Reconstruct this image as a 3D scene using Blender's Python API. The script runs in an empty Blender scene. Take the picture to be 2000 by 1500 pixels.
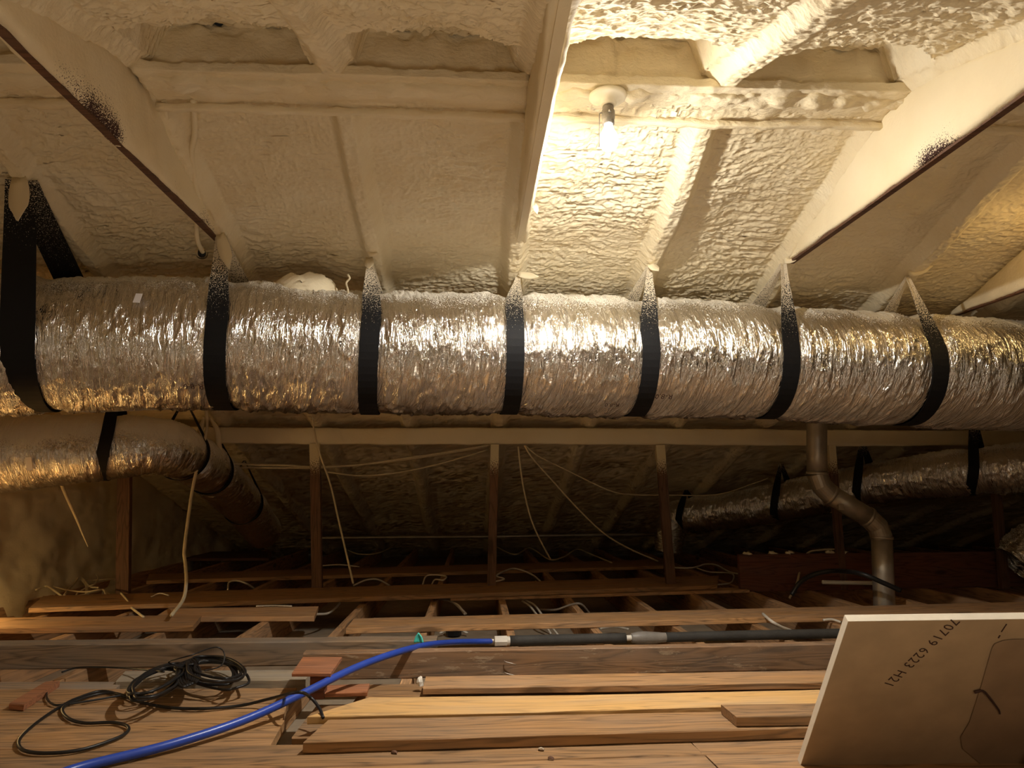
import bpy, math, random
import numpy as np
from mathutils import Vector, Matrix
random.seed(7)
rng = np.random.RandomState(11)
C = bpy.context.scene
COL = C.collection

# ------------------------------------------------------------------ camera, world, exposure
CAMZ, PITCH, YAW, F = 0.66, math.radians(8.4), math.radians(3.05), 1387.0
cam_d = bpy.data.cameras.new('camera'); cam = bpy.data.objects.new('camera', cam_d); COL.objects.link(cam)
cam.location = (0, 0, CAMZ); cam.rotation_euler = (math.pi/2 + PITCH, 0, -YAW)
cam_d.sensor_width = 36; cam_d.lens = F/2000*36; cam_d.clip_start = 0.02
C.camera = cam
world = bpy.data.worlds.new('world'); C.world = world; world.use_nodes = True
bg = world.node_tree.nodes['Background']; bg.inputs[0].default_value = (1, .85, .65, 1); bg.inputs[1].default_value = 0.003
C.view_settings.view_transform = 'Standard'; C.view_settings.look = 'None'
C.view_settings.exposure = 0.92; C.view_settings.gamma = 1.0; C.view_settings.use_curve_mapping = False
C.cycles.max_bounces = 8; C.cycles.diffuse_bounces = 6; C.cycles.glossy_bounces = 4
C.cycles.adaptive_threshold = 0.015; C.cycles.use_denoising = True; C.cycles.sample_clamp_indirect = 8.0
BULB_MAIN, BULB_RIGHT, BULB_LEFT, FILL_HATCH, FILL_BACK = 2150.0, 100.0, 430.0, 7.5, 400.0
BULB_COL = (1.0, .94, .84)

ROT = cam.rotation_euler.to_matrix()
CAM = Vector((0, 0, CAMZ))
def ray(px, py): return (ROT @ Vector(((px-1000)/F, (750-py)/F, -1)))
def at_z(px, py, z): d = ray(px, py); return CAM + d*((z-CAMZ)/d.z)
def at_y(px, py, Y): d = ray(px, py); return CAM + d*(Y/d.y)
def at_x(px, py, X): d = ray(px, py); return CAM + d*(X/d.x)

# roof: rafter-bottom planes
YR, ZR, TA = 2.09, CAMZ + 1.26, 0.317
AL = math.atan(TA); SA, CA = math.sin(AL), math.cos(AL)
def roof_z(Y): return ZR - abs(Y-YR)*TA
RX = [0.174 + 0.61*k for k in range(-4, 12)]       # rafter lines
XL, XR_ = -2.75, 7.0

# ------------------------------------------------------------------ noise
def _h(ix, iy, iz):
    with np.errstate(over='ignore'):
        h = (ix.astype(np.uint32)*np.uint32(374761393)) ^ (iy.astype(np.uint32)*np.uint32(668265263)) ^ (iz.astype(np.uint32)*np.uint32(2147483647))
        h = (h ^ (h >> np.uint32(13)))*np.uint32(1274126177)
        h = (h ^ (h >> np.uint32(16)))*np.uint32(2246822519)
        h ^= h >> np.uint32(15)
    return h.astype(np.float64)/4294967295.0*2-1
def vn(x, y, z=0.0):
    x, y, z = np.broadcast_arrays(np.asarray(x, float), np.asarray(y, float), np.asarray(z, float))
    x = x+1000.3; y = y+1000.7; z = z+1000.1
    ix, iy, iz = np.floor(x).astype(np.int64), np.floor(y).astype(np.int64), np.floor(z).astype(np.int64)
    fx, fy, fz = x-ix, y-iy, z-iz
    sx, sy, sz = [t*t*t*(t*(t*6-15)+10) for t in (fx, fy, fz)]
    def L(a, b, t): return a+(b-a)*t
    v = [[_h(ix+a, iy+b, iz)*(1-sz)+_h(ix+a, iy+b, iz+1)*sz for b in (0, 1)] for a in (0, 1)]
    return L(L(v[0][0], v[1][0], sx), L(v[0][1], v[1][1], sx), sy)
def fbm(x, y, z=0.0, o=3):
    s, a = 0, 1.0
    for i in range(o):
        s = s + a*vn(x*2**i+i*7.1, y*2**i-i*3.3, z*2.0**i+i*1.7); a *= .5
    return s
def sstep(a, b, x):
    t = np.clip((x-a)/(b-a), 0, 1); return t*t*(3-2*t)

# ------------------------------------------------------------------ materials
def newmat(name):
    m = bpy.data.materials.new(name); m.use_nodes = True
    nt = m.node_tree; return m, nt, nt.nodes['Principled BSDF']
def nd(nt, t, **kw):
    n = nt.nodes.new(t)
    for k, v in kw.items():
        if hasattr(n, k): setattr(n, k, v)
        else: n.inputs[k].default_value = v
    return n
def ramp(nt, pts):
    r = nt.nodes.new('ShaderNodeValToRGB'); e = r.color_ramp.elements
    while len(e) < len(pts): e.new(.5)
    for i, (p, c) in enumerate(pts):
        e[i].position = p; e[i].color = (c[0], c[1], c[2], 1) if hasattr(c, '__len__') else (c, c, c, 1)
    return r
def lk(nt, a, b): nt.links.new(a, b)
def mathn(nt, op, a, b=None):
    n = nt.nodes.new('ShaderNodeMath'); n.operation = op
    for i, v in enumerate((a, b)):
        if v is None: continue
        if isinstance(v, (int, float)): n.inputs[i].default_value = v
        else: lk(nt, v, n.inputs[i])
    return n.outputs[0]
def mixc(nt, fac, a, b):
    n = nt.nodes.new('ShaderNodeMix'); n.data_type = 'RGBA'
    for idx, v in ((0, fac), (6, a), (7, b)):
        if isinstance(v, (int, float)): n.inputs[idx].default_value = v
        elif isinstance(v, tuple): n.inputs[idx].default_value = (*v, 1)
        else: lk(nt, v, n.inputs[idx])
    return n.outputs[2]

FOAM = (.80, .705, .505)
def foam_mat(name, col=FOAM, bump=.35, stretch=(1, 1, 1), scale=55):
    m, nt, b = newmat(name)
    b.inputs['Roughness'].default_value = .75
    b.inputs['Specular IOR Level'].default_value = .25
    tc = nd(nt, 'ShaderNodeTexCoord'); mp = nd(nt, 'ShaderNodeMapping'); mp.inputs['Scale'].default_value = stretch
    lk(nt, tc.outputs['Object'], mp.inputs[0])
    n1 = nd(nt, 'ShaderNodeTexNoise', Scale=3.0, Detail=5.0); lk(nt, mp.outputs[0], n1.inputs['Vector'])
    r = ramp(nt, [(.3, tuple(c*f for c, f in zip(col, (.93, .90, .84)))), (.6, col), (.8, tuple(min(1, c*f) for c, f in zip(col, (1.03, 1.05, 1.1))))])
    lk(nt, n1.outputs[0], r.inputs[0]); lk(nt, r.outputs[0], b.inputs['Base Color'])
    n2 = nd(nt, 'ShaderNodeTexNoise', Scale=scale, Detail=3.0, Roughness=.55); lk(nt, mp.outputs[0], n2.inputs['Vector'])
    bp = nd(nt, 'ShaderNodeBump', Strength=bump, Distance=.012); lk(nt, n2.outputs[0], bp.inputs['Height'])
    lk(nt, bp.outputs[0], b.inputs['Normal'])
    return m
M_FOAM = foam_mat('spray_foam', stretch=(1, 1.8, 1.8))
M_FOAM_S = foam_mat('smooth_spray_foam', bump=.12, scale=80)

def tie_mat():
    # foam over a dark board: thin overspray lets the dark wood show near the lower edge at some places
    m = foam_mat('foam_over_dark_board', bump=.15, scale=90); nt = m.node_tree; b = nt.nodes['Principled BSDF']
    src = b.inputs['Base Color'].links[0].from_socket
    tc = nd(nt, 'ShaderNodeTexCoord'); sp = nd(nt, 'ShaderNodeSeparateXYZ'); lk(nt, tc.outputs['Object'], sp.inputs[0])
    n = nd(nt, 'ShaderNodeTexNoise', Scale=260.0, Detail=1.0); lk(nt, tc.outputs['Object'], n.inputs['Vector'])
    nl = nd(nt, 'ShaderNodeTexNoise', Scale=2.4, Detail=1.0); lk(nt, tc.outputs['Object'], nl.inputs['Vector'])
    low = nd(nt, 'ShaderNodeMapRange'); low.inputs[1].default_value = 0.0; low.inputs[2].default_value = .12
    low.inputs[3].default_value = 1; low.inputs[4].default_value = 0; lk(nt, sp.outputs[2], low.inputs[0])
    loc = ramp(nt, [(.50, 0.0), (.66, 1.0)]); lk(nt, nl.outputs[0], loc.inputs[0])
    a = mathn(nt, 'MULTIPLY', low.outputs[0], loc.outputs[0])
    s = mathn(nt, 'ADD', mathn(nt, 'MULTIPLY', a, .62), mathn(nt, 'SUBTRACT', n.outputs[0], .5))
    rr = ramp(nt, [(.36, 0.0), (.44, 1.0)]); lk(nt, s, rr.inputs[0])
    lk(nt, mixc(nt, rr.outputs[0], src, (.05, .022, .018)), b.inputs['Base Color'])
    return m
M_TIE = tie_mat()

def wood_mat(name, base, dark=.46, light=1.25, grey=0.0, rough=.7, stretch=10.0, speck=False):
    m, nt, b = newmat(name)
    b.inputs['Roughness'].default_value = rough; b.inputs['Specular IOR Level'].default_value = .3
    tc = nd(nt, 'ShaderNodeTexCoord'); oi = nd(nt, 'ShaderNodeObjectInfo')
    va = nd(nt, 'ShaderNodeVectorMath'); va.operation = 'ADD'
    cx = nd(nt, 'ShaderNodeCombineXYZ')
    lk(nt, mathn(nt, 'MULTIPLY', oi.outputs['Random'], 40.0), cx.inputs[0]); lk(nt, mathn(nt, 'MULTIPLY', oi.outputs['Random'], 17.0), cx.inputs[1])
    lk(nt, tc.outputs['Object'], va.inputs[0]); lk(nt, cx.outputs[0], va.inputs[1])
    mp = nd(nt, 'ShaderNodeMapping'); mp.inputs['Scale'].default_value = (1, stretch, stretch); lk(nt, va.outputs[0], mp.inputs[0])
    # warped grain: rings
    nw = nd(nt, 'ShaderNodeTexNoise', Scale=1.6, Detail=2.0, Distortion=.6); lk(nt, mp.outputs[0], nw.inputs['Vector'])
    rings = mathn(nt, 'FRACT', mathn(nt, 'MULTIPLY', nw.outputs[0], 9.0))
    tri = mathn(nt, 'ABSOLUTE', mathn(nt, 'SUBTRACT', rings, .5))
    mp2 = nd(nt, 'ShaderNodeMapping'); mp2.inputs['Scale'].default_value = (3, 90, 90); lk(nt, va.outputs[0], mp2.inputs[0])
    nf = nd(nt, 'ShaderNodeTexNoise', Scale=1.0, Detail=5.0, Roughness=.75); lk(nt, mp2.outputs[0], nf.inputs['Vector'])
    g = mathn(nt, 'ADD', mathn(nt, 'MULTIPLY', tri, .75), mathn(nt, 'MULTIPLY', nf.outputs[0], .75))
    r = ramp(nt, [(.30, tuple(c*dark for c in base)), (.52, base), (.80, tuple(min(1, c*light) for c in base))])
    lk(nt, g, r.inputs[0]); col = r.outputs[0]
    # large stains, knots
    nl = nd(nt, 'ShaderNodeTexNoise', Scale=2.2, Detail=4.0); 
    mp3 = nd(nt, 'ShaderNodeMapping'); mp3.inputs['Scale'].default_value = (1.2, 5, 5); lk(nt, va.outputs[0], mp3.inputs[0]); lk(nt, mp3.outputs[0], nl.inputs['Vector'])
    rs = ramp(nt, [(.35, 0.0), (.68, 1.0)]); lk(nt, nl.outputs[0], rs.inputs[0])
    gcol = tuple(sum(base)/3*1.0*f for f in (1.02, .98, .9))
    col = mixc(nt, mathn(nt, 'MULTIPLY', rs.outputs[0], .25+grey), col, gcol)
    vo = nd(nt, 'ShaderNodeTexVoronoi', Scale=1.7); mp4 = nd(nt, 'ShaderNodeMapping'); mp4.inputs['Scale'].default_value = (1, 3.2, 3.2)
    lk(nt, va.outputs[0], mp4.inputs[0]); lk(nt, mp4.outputs[0], vo.inputs['Vector'])
    rk = ramp(nt, [(.07, 1.0), (.13, 0.0)]); lk(nt, vo.outputs['Distance'], rk.inputs[0])
    col = mixc(nt, mathn(nt, 'MULTIPLY', rk.outputs[0], .75), col, tuple(c*.22 for c in base))
    if speck:
        ns = nd(nt, 'ShaderNodeTexNoise', Scale=9.0, Detail=5.0, Roughness=.7); lk(nt, mp3.outputs[0], ns.inputs['Vector'])
        rp = ramp(nt, [(.58, 0.0), (.64, 1.0)]); lk(nt, ns.outputs[0], rp.inputs[0])
        col = mixc(nt, mathn(nt, 'MULTIPLY', rp.outputs[0], .55), col, (.55, .42, .28))
    br = nd(nt, 'ShaderNodeHueSaturation'); lk(nt, col, br.inputs['Color'])
    lk(nt, mathn(nt, 'ADD', .82, mathn(nt, 'MULTIPLY', oi.outputs['Random'], .36)), br.inputs['Value'])
    lk(nt, br.outputs[0], b.inputs['Base Color'])
    bp = nd(nt, 'ShaderNodeBump', Strength=.25, Distance=.003); lk(nt, g, bp.inputs['Height']); lk(nt, bp.outputs[0], b.inputs['Normal'])
    return m
W_PLANK = wood_mat('pine_plank_wood', (.46, .255, .11))
W_YELLOW = wood_mat('fresh_yellow_pine', (.76, .45, .165), dark=.72, light=1.12)
W_GREY = wood_mat('weathered_plank_wood', (.345, .19, .08), grey=.0)
W_BEAM = wood_mat('stained_beam_wood', (.28, .155, .075), grey=.15, speck=True)
W_BEAM_G = wood_mat('grey_beam_wood', (.32, .215, .13), grey=.4)
W_DECK = wood_mat('attic_deck_wood', (.35, .195, .083), dark=.38)
W_JOIST = wood_mat('joist_wood', (.46, .26, .12))
W_DARK = wood_mat('dark_old_wood', (.13, .06, .032))
W_RED = wood_mat('red_brown_board_wood', (.17, .058, .03))
W_PLY = wood_mat('red_plywood', (.38, .15, .065), dark=.6)
W_PALE = wood_mat('pale_grey_wood', (.42, .34, .24), grey=.3, dark=.75)

def simple(name, col, rough=.5, metal=0.0, spec=.5, bump=None, var=0.0):
    m, nt, b = newmat(name)
    b.inputs['Base Color'].default_value = (*col, 1); b.inputs['Roughness'].default_value = rough
    b.inputs['Metallic'].default_value = metal; b.inputs['Specular IOR Level'].default_value = spec
    tc = nd(nt, 'ShaderNodeTexCoord')
    if var:
        n = nd(nt, 'ShaderNodeTexNoise', Scale=14.0, Detail=5.0); lk(nt, tc.outputs['Object'], n.inputs['Vector'])
        r = ramp(nt, [(.3, tuple(c*(1-var) for c in col)), (.7, tuple(min(1, c*(1+var)) for c in col))])
        lk(nt, n.outputs[0], r.inputs[0]); lk(nt, r.outputs[0], b.inputs['Base Color'])
    if bump:
        n2 = nd(nt, 'ShaderNodeTexNoise', Scale=bump[0], Detail=4.0); lk(nt, tc.outputs['Object'], n2.inputs['Vector'])
        bp = nd(nt, 'ShaderNodeBump', Strength=bump[1], Distance=.004); lk(nt, n2.outputs[0], bp.inputs['Height']); lk(nt, bp.outputs[0], b.inputs['Normal'])
    return m
M_CREAM = simple('cream_cable', (.62, .52, .34), .55, var=.15)
M_WHITEC = simple('white_cable', (.66, .60, .50), .5, var=.1)
M_BLACKC = simple('black_cable', (.012, .012, .013), .42)
M_BLUE = simple('blue_plastic_pipe', (.028, .075, .46), .32, var=.06)
M_WHITEPL = simple('white_plastic', (.80, .76, .68), .4, var=.08)
M_FOAMTUBE = simple('black_foam_insulation', (.045, .043, .040), .75, bump=(120, .3), var=.2)
M_GREYTAPE = simple('grey_tape', (.24, .22, .20), .45, bump=(60, .5), var=.2)
M_GALV = simple('galvanised_steel', (.42, .37, .30), .42, metal=.75, bump=(25, .06), var=.15)
M_DRYBACK = simple('drywall_back_paper', (.34, .27, .19), .9, var=.15)
M_GYP = simple('gypsum_edge', (.84, .79, .68), .85, var=.05, bump=(90, .2))
M_PAPER = simple('brown_drywall_paper', (.40, .285, .165), .85, var=.10, bump=(40, .08))
M_SHADOW = simple('shadow_brown', (.30, .20, .115), .8, var=.12)  # darker brown that paints a cast shadow on the plasterboard
M_INK = simple('dark_brown_ink', (.05, .02, .012), .8)
M_BLACKBOX = simple('black_box_plastic', (.008, .008, .01), .4)
M_TEAL = simple('turquoise_plastic', (.10, .72, .64), .45)
M_RED = simple('red_plastic', (.5, .03, .02), .4)
M_BRASS = simple('old_brass_socket', (.30, .27, .24), .4, metal=.8, bump=(200, .4), var=.4)
M_LABEL = simple('white_label', (.78, .74, .74), .6, var=.04)
M_PORC = simple('porcelain', (.82, .75, .58), .35)

def emit_mat(name, col, strength):
    m, nt, b = newmat(name)
    b.inputs['Base Color'].default_value = (.9, .9, .9, 1)
    b.inputs['Emission Color'].default_value = (*col, 1); b.inputs['Emission Strength'].default_value = strength
    return m

def foil_mat(name, dust_lo, dust_hi, rough=.17):
    """wrinkled aluminium foil jacket, foam overspray settled on its upper side (object z in units of the duct radius)"""
    m, nt, b = newmat(name)
    tc = nd(nt, 'ShaderNodeTexCoord'); at = nd(nt, 'ShaderNodeAttribute'); at.attribute_name = 'height'
    axis = nd(nt, 'ShaderNodeAttribute'); axis.attribute_name = 'wrap'
    n1 = nd(nt, 'ShaderNodeTexNoise', Scale=1.0, Detail=5.0, Roughness=.6, Distortion=.4)
    mp = nd(nt, 'ShaderNodeMapping'); mp.inputs['Scale'].default_value = (30, 4.5, 1); lk(nt, axis.outputs['Vector'], mp.inputs[0]); lk(nt, mp.outputs[0], n1.inputs['Vector'])
    n2 = nd(nt, 'ShaderNodeTexNoise', Scale=1.0, Detail=4.0, Roughness=.65)
    mp2 = nd(nt, 'ShaderNodeMapping'); mp2.inputs['Scale'].default_value = (130, 80, 1); lk(nt, axis.outputs['Vector'], mp2.inputs[0]); lk(nt, mp2.outputs[0], n2.inputs['Vector'])
    ridg = mathn(nt, 'SUBTRACT', 1.0, mathn(nt, 'MULTIPLY', mathn(nt, 'ABSOLUTE', mathn(nt, 'SUBTRACT', n1.outputs[0], .5)), 11.0))
    ridg = mathn(nt, 'POWER', mathn(nt, 'MAXIMUM', ridg, 0.0), 1.6)
    n3 = nd(nt, 'ShaderNodeTexNoise', Scale=1.0, Detail=3.0, Roughness=.55, Distortion=1.2)
    mp5 = nd(nt, 'ShaderNodeMapping'); mp5.inputs['Scale'].default_value = (70, 26, 1); lk(nt, axis.outputs['Vector'], mp5.inputs[0]); lk(nt, mp5.outputs[0], n3.inputs['Vector'])
    rid3 = mathn(nt, 'MAXIMUM', mathn(nt, 'SUBTRACT', 1.0, mathn(nt, 'MULTIPLY', mathn(nt, 'ABSOLUTE', mathn(nt, 'SUBTRACT', n3.outputs[0], .5)), 14.0)), 0.0)
    hgt = mathn(nt, 'ADD', mathn(nt, 'ADD', mathn(nt, 'MULTIPLY', ridg, .55), mathn(nt, 'MULTIPLY', rid3, .14)), mathn(nt, 'MULTIPLY', n2.outputs[0], .12))
    bp = nd(nt, 'ShaderNodeBump', Strength=.55, Distance=.011); lk(nt, hgt, bp.inputs['Height'])
    lk(nt, bp.outputs[0], b.inputs['Normal'])
    # dust mask
    nn = nd(nt, 'ShaderNodeTexNoise', Scale=210.0, Detail=2.0, Roughness=.7); lk(nt, tc.outputs['Object'], nn.inputs['Vector'])
    nb = nd(nt, 'ShaderNodeTexNoise', Scale=5.0, Detail=3.0); lk(nt, tc.outputs['Object'], nb.inputs['Vector'])
    mr = nd(nt, 'ShaderNodeMapRange'); mr.inputs[1].default_value = dust_lo; mr.inputs[2].default_value = dust_hi; lk(nt, at.outputs['Fac'], mr.inputs[0])
    s = mathn(nt, 'ADD', mr.outputs[0], mathn(nt, 'MULTIPLY', mathn(nt, 'SUBTRACT', nb.outputs[0], .5), .7))
    s = mathn(nt, 'ADD', s, mathn(nt, 'MULTIPLY', mathn(nt, 'SUBTRACT', nn.outputs[0], .5), 1.5))
    rr = ramp(nt, [(.45, 0.0), (.62, 1.0)]); lk(nt, s, rr.inputs[0])
    lk(nt, mixc(nt, rr.outputs[0], (.78, .765, .75), (.80, .76, .66)), b.inputs['Base Color'])
    inv = mathn(nt, 'SUBTRACT', 1.0, rr.outputs[0]); lk(nt, inv, b.inputs['Metallic'])
    lk(nt, mathn(nt, 'ADD', rough, mathn(nt, 'MULTIPLY', rr.outputs[0], .5)), b.inputs['Roughness'])
    return m
M_FOIL = foil_mat('foil_jacket', .40, 1.15)
M_FOIL_D = foil_mat('dusty_foil_jacket', -.35, .65, .22)
M_FOIL_B = foil_mat('dim_foil_jacket', .35, 1.3, .18)

def strap_mat(name, z0, z1):
    m, nt, b = newmat(name)
    b.inputs['Roughness'].default_value = .65; b.inputs['Specular IOR Level'].default_value = .2
    tc = nd(nt, 'ShaderNodeTexCoord'); at = nd(nt, 'ShaderNodeAttribute'); at.attribute_name = 'height'
    nn = nd(nt, 'ShaderNodeTexNoise', Scale=230.0, Detail=2.0, Roughness=.7); lk(nt, tc.outputs['Object'], nn.inputs['Vector'])
    mr = nd(nt, 'ShaderNodeMapRange'); mr.inputs[1].default_value = z0; mr.inputs[2].default_value = z1; lk(nt, at.outputs['Fac'], mr.inputs[0])
    s = mathn(nt, 'ADD', mathn(nt, 'MULTIPLY', mr.outputs[0], .75), mathn(nt, 'MULTIPLY', mathn(nt, 'SUBTRACT', nn.outputs[0], .5), 1.25))
    rr = ramp(nt, [(.36, 0.0), (.46, 1.0)]); lk(nt, s, rr.inputs[0])
    lk(nt, mixc(nt, rr.outputs[0], (.007, .007, .008), (.68, .60, .46)), b.inputs['Base Color'])
    wv = nd(nt, 'ShaderNodeTexNoise', Scale=400.0); lk(nt, tc.outputs['Object'], wv.inputs['Vector'])
    bp = nd(nt, 'ShaderNodeBump', Strength=.3, Distance=.002); lk(nt, wv.outputs[0], bp.inputs['Height']); lk(nt, bp.outputs[0], b.inputs['Normal'])
    return m
M_STRAP = strap_mat('black_webbing', -.1, 1.9)
M_STRAP_B = strap_mat('black_webbing_clean', .7, 3.2)

def post_mat():
    m = wood_mat('post_wood_oversprayed', (.15, .075, .04)); nt = m.node_tree; b = nt.nodes['Principled BSDF']
    src = b.inputs['Base Color'].links[0].from_socket
    tc = nd(nt, 'ShaderNodeTexCoord'); sp = nd(nt, 'ShaderNodeSeparateXYZ'); lk(nt, tc.outputs['Object'], sp.inputs[0])
    nn = nd(nt, 'ShaderNodeTexNoise', Scale=120.0, Detail=2.0); lk(nt, tc.outputs['Object'], nn.inputs['Vector'])
    mr = nd(nt, 'ShaderNodeMapRange'); mr.inputs[1].default_value = .66; mr.inputs[2].default_value = .98; lk(nt, sp.outputs[0], mr.inputs[0])
    s = mathn(nt, 'ADD', mr.outputs[0], mathn(nt, 'MULTIPLY', mathn(nt, 'SUBTRACT', nn.outputs[0], .5), .8))
    rr = ramp(nt, [(.35, 0.0), (.6, 1.0)]); lk(nt, s, rr.inputs[0])
    lk(nt, mixc(nt, rr.outputs[0], src, (.72, .62, .40)), b.inputs['Base Color'])
    return m
M_POST = post_mat()

# ------------------------------------------------------------------ object helpers
def link(name, me, mat=None, parent=None, smooth=False, mw=None):
    o = bpy.data.objects.new(name, me); COL.objects.link(o)
    if mat: me.materials.append(mat)
    if smooth: me.polygons.foreach_set('use_smooth', np.ones(len(me.polygons), bool))
    if mw is not None: o.matrix_world = mw
    if parent is not None:
        o.parent = parent
    return o
def mesh_np(name, V, Q):
    """V (n,3), Q (m,4) -> mesh, fast"""
    me = bpy.data.meshes.new(name); V = np.ascontiguousarray(V, np.float32); Q = np.ascontiguousarray(Q, np.int32)
    me.vertices.add(len(V)); me.vertices.foreach_set('co', V.ravel())
    me.loops.add(Q.size); me.loops.foreach_set('vertex_index', Q.ravel())
    me.polygons.add(len(Q)); me.polygons.foreach_set('loop_start', np.arange(0, Q.size, Q.shape[1], dtype=np.int32))
    me.update(calc_edges=True); me.validate(); return me
def mesh_py(name, V, Fc):
    me = bpy.data.meshes.new(name); me.from_pydata([tuple(v) for v in V], [], Fc); me.update(); return me
def tag(o, label=None, cat=None, group=None, kind=None):
    if label: o['label'] = label
    if cat: o['category'] = cat
    if group: o['group'] = group
    if kind: o['kind'] = kind
    return o
def empty(name, loc=(0, 0, 0)):
    o = bpy.data.objects.new(name, None); COL.objects.link(o); o.location = loc; o.empty_display_size = .1; return o
def child(name, me, mat, parent, smooth=False):
    """mesh given in world coordinates, parented to an empty/mesh that sits at parent.location without rotation"""
    loc = Vector(parent.location); p = parent.parent
    while p: loc += Vector(p.location); p = p.parent
    me.transform(Matrix.Translation(-loc)); return link(name, me, mat, parent, smooth)
def recentre(o):
    """move a world-space mesh's origin to its base centre"""
    me = o.data; n = len(me.vertices); co = np.empty(n*3, np.float32); me.vertices.foreach_get('co', co); co = co.reshape(-1, 3)
    c = Vector(((co[:, 0].min()+co[:, 0].max())/2, (co[:, 1].min()+co[:, 1].max())/2, co[:, 2].min()))
    me.transform(Matrix.Translation(-c)); o.location = c; return o
def grid_faces(nu, nv, closed_v=False, flip=False):
    i = np.arange(nu-1)[:, None]; j = np.arange(nv if closed_v else nv-1)[None, :]
    j2 = (j+1) % nv
    a = i*nv+j; b = (i+1)*nv+j; c = (i+1)*nv+j2; d = i*nv+j2
    Q = np.stack([a, b, c, d], -1).reshape(-1, 4)
    return Q[:, ::-1] if flip else Q
def smooth_path(pts, n=12):
    pts = [Vector(p) for p in pts]
    if len(pts) < 3:
        return [pts[0].lerp(pts[-1], t/n) for t in range(n+1)]
    P = [pts[0]*2-pts[1]]+pts+[pts[-1]*2-pts[-2]]; out = []
    for i in range(1, len(P)-2):
        p0, p1, p2, p3 = P[i-1:i+3]
        for k in range(n):
            t = k/n
            out.append(.5*((2*p1)+(p2-p0)*t+(2*p0-5*p1+4*p2-p3)*t*t+(3*p1-p0-3*p2+p3)*t**3))
    out.append(pts[-1]); return out
def frames(path):
    T = []
    for i in range(len(path)):
        a, b = path[max(0, i-1)], path[min(len(path)-1, i+1)]
        t = (b-a); T.append(t.normalized() if t.length > 1e-9 else (T[-1] if T else Vector((1, 0, 0))))
    up = Vector((0, 0, 1)) if abs(T[0].z) < .9 else Vector((0, 1, 0))
    N = [(up-T[0]*up.dot(T[0])).normalized()]
    for i in range(1, len(path)):
        n = N[-1]-T[i]*N[-1].dot(T[i]); N.append(n.normalized() if n.length > 1e-6 else N[-1])
    return T, N, [t.cross(n) for t, n in zip(T, N)]
def tube_mesh(name, pts, r, seg=8, n=10, cap=True, smooth=True):
    path = smooth_path(pts, n) if smooth else [Vector(p) for p in pts]
    T, N, B = frames(path); V = []; Fc = []
    for i, p in enumerate(path):
        rr = r(i/(len(path)-1)) if callable(r) else r
        for k in range(seg):
            a = 2*math.pi*k/seg; V.append(p+N[i]*(rr*math.cos(a))+B[i]*(rr*math.sin(a)))
    for i in range(len(path)-1):
        for k in range(seg):
            k2 = (k+1) % seg; Fc.append((i*seg+k, i*seg+k2, (i+1)*seg+k2, (i+1)*seg+k))
    if cap:
        Fc.append(tuple(range(seg))[::-1]); Fc.append(tuple(range((len(path)-1)*seg, len(path)*seg)))
    return mesh_py(name, V, Fc)
def cable(name, pts, r, mat, label, cat='cable', group=None, n=10, seg=7):
    me = tube_mesh(name, pts, r, seg, n); o = link(name, me, mat, None, True)
    recentre(o); return tag(o, label, cat, group)
def lathe(prof, seg=24):
    """prof: list of (r, z) -> V, F"""
    V, Fc = [], []
    for r, z in prof:
        for k in range(seg): a = 2*math.pi*k/seg; V.append((r*math.cos(a), r*math.sin(a), z))
    for i in range(len(prof)-1):
        for k in range(seg): k2 = (k+1) % seg; Fc.append((i*seg+k, i*seg+k2, (i+1)*seg+k2, (i+1)*seg+k))
    Fc.append(tuple(range(seg))[::-1]); Fc.append(tuple(range((len(prof)-1)*seg, len(prof)*seg)))
    return V, Fc

def board_core(name, c4, thick, mat, ch=.002, rough=.0009, n=None, sag=0.0):
    """a board from its four top corners (back-left, back-right, front-right, front-left, world) and its thickness;
    local x runs along the board so the grain does too"""
    bl, br, fr, fl = [Vector(c) for c in c4]
    o = (bl+br+fr+fl)/4; x = ((br+fr)-(bl+fl)).normalized(); y0 = ((bl+br)-(fl+fr))
    z = x.cross(y0).normalized(); y = z.cross(x)
    L = ((br+fr)-(bl+fl)).length/2; n = n or max(4, min(26, int(L/.12)))
    R = Matrix((x, y, z)).transposed(); Ri = R.transposed()
    lc = [Ri @ (c-o) for c in (bl, br, fr, fl)]
    V, Fc = [], []; seed = random.random()*50
    for i in range(n+1):
        t = i/n; b = lc[0].lerp(lc[1], t); f = lc[3].lerp(lc[2], t); w = (b-f); wl = w.length; d = w/wl
        sg = Vector((0, 0, sag*4*t*(1-t)))
        j = lambda q: rough*float(vn(t*L*9+seed, q*3.1, seed))
        ring = [f+d*ch, b-d*ch, b+Vector((0, 0, -ch)), b+Vector((0, 0, -thick+ch)), b-d*ch+Vector((0, 0, -thick)),
                f+d*ch+Vector((0, 0, -thick)), f+Vector((0, 0, -thick+ch)), f+Vector((0, 0, -ch))]
        for q, v in enumerate(ring): V.append(v+sg+Vector((0, j(q), j(q+9))))
    for i in range(n):
        for k in range(8):
            k2 = (k+1) % 8; Fc.append((i*8+k, (i+1)*8+k, (i+1)*8+k2, i*8+k2))
    Fc.append(tuple(range(8))); Fc.append(tuple(range(n*8, n*8+8))[::-1])
    me = mesh_py(name, V, Fc)
    mw = Matrix.Translation(o) @ R.to_4x4()
    return link(name, me, mat, None, False, mw)
def plank(name, px4, z, thick, mat, label, cat='plank', group=None, sag=0.0, **kw):
    """px4: the four top corners as seen (back-left, back-right, front-right, front-left); z: top height, or (left, right)"""
    zl, zr = z if isinstance(z, tuple) else (z, z)
    c4 = [at_z(*p, h) for p, h in zip(px4, (zl, zr, zr, zl))]
    o = board_core(name, c4, thick, mat, sag=sag, **kw)
    return tag(o, label, cat, group)
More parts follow.
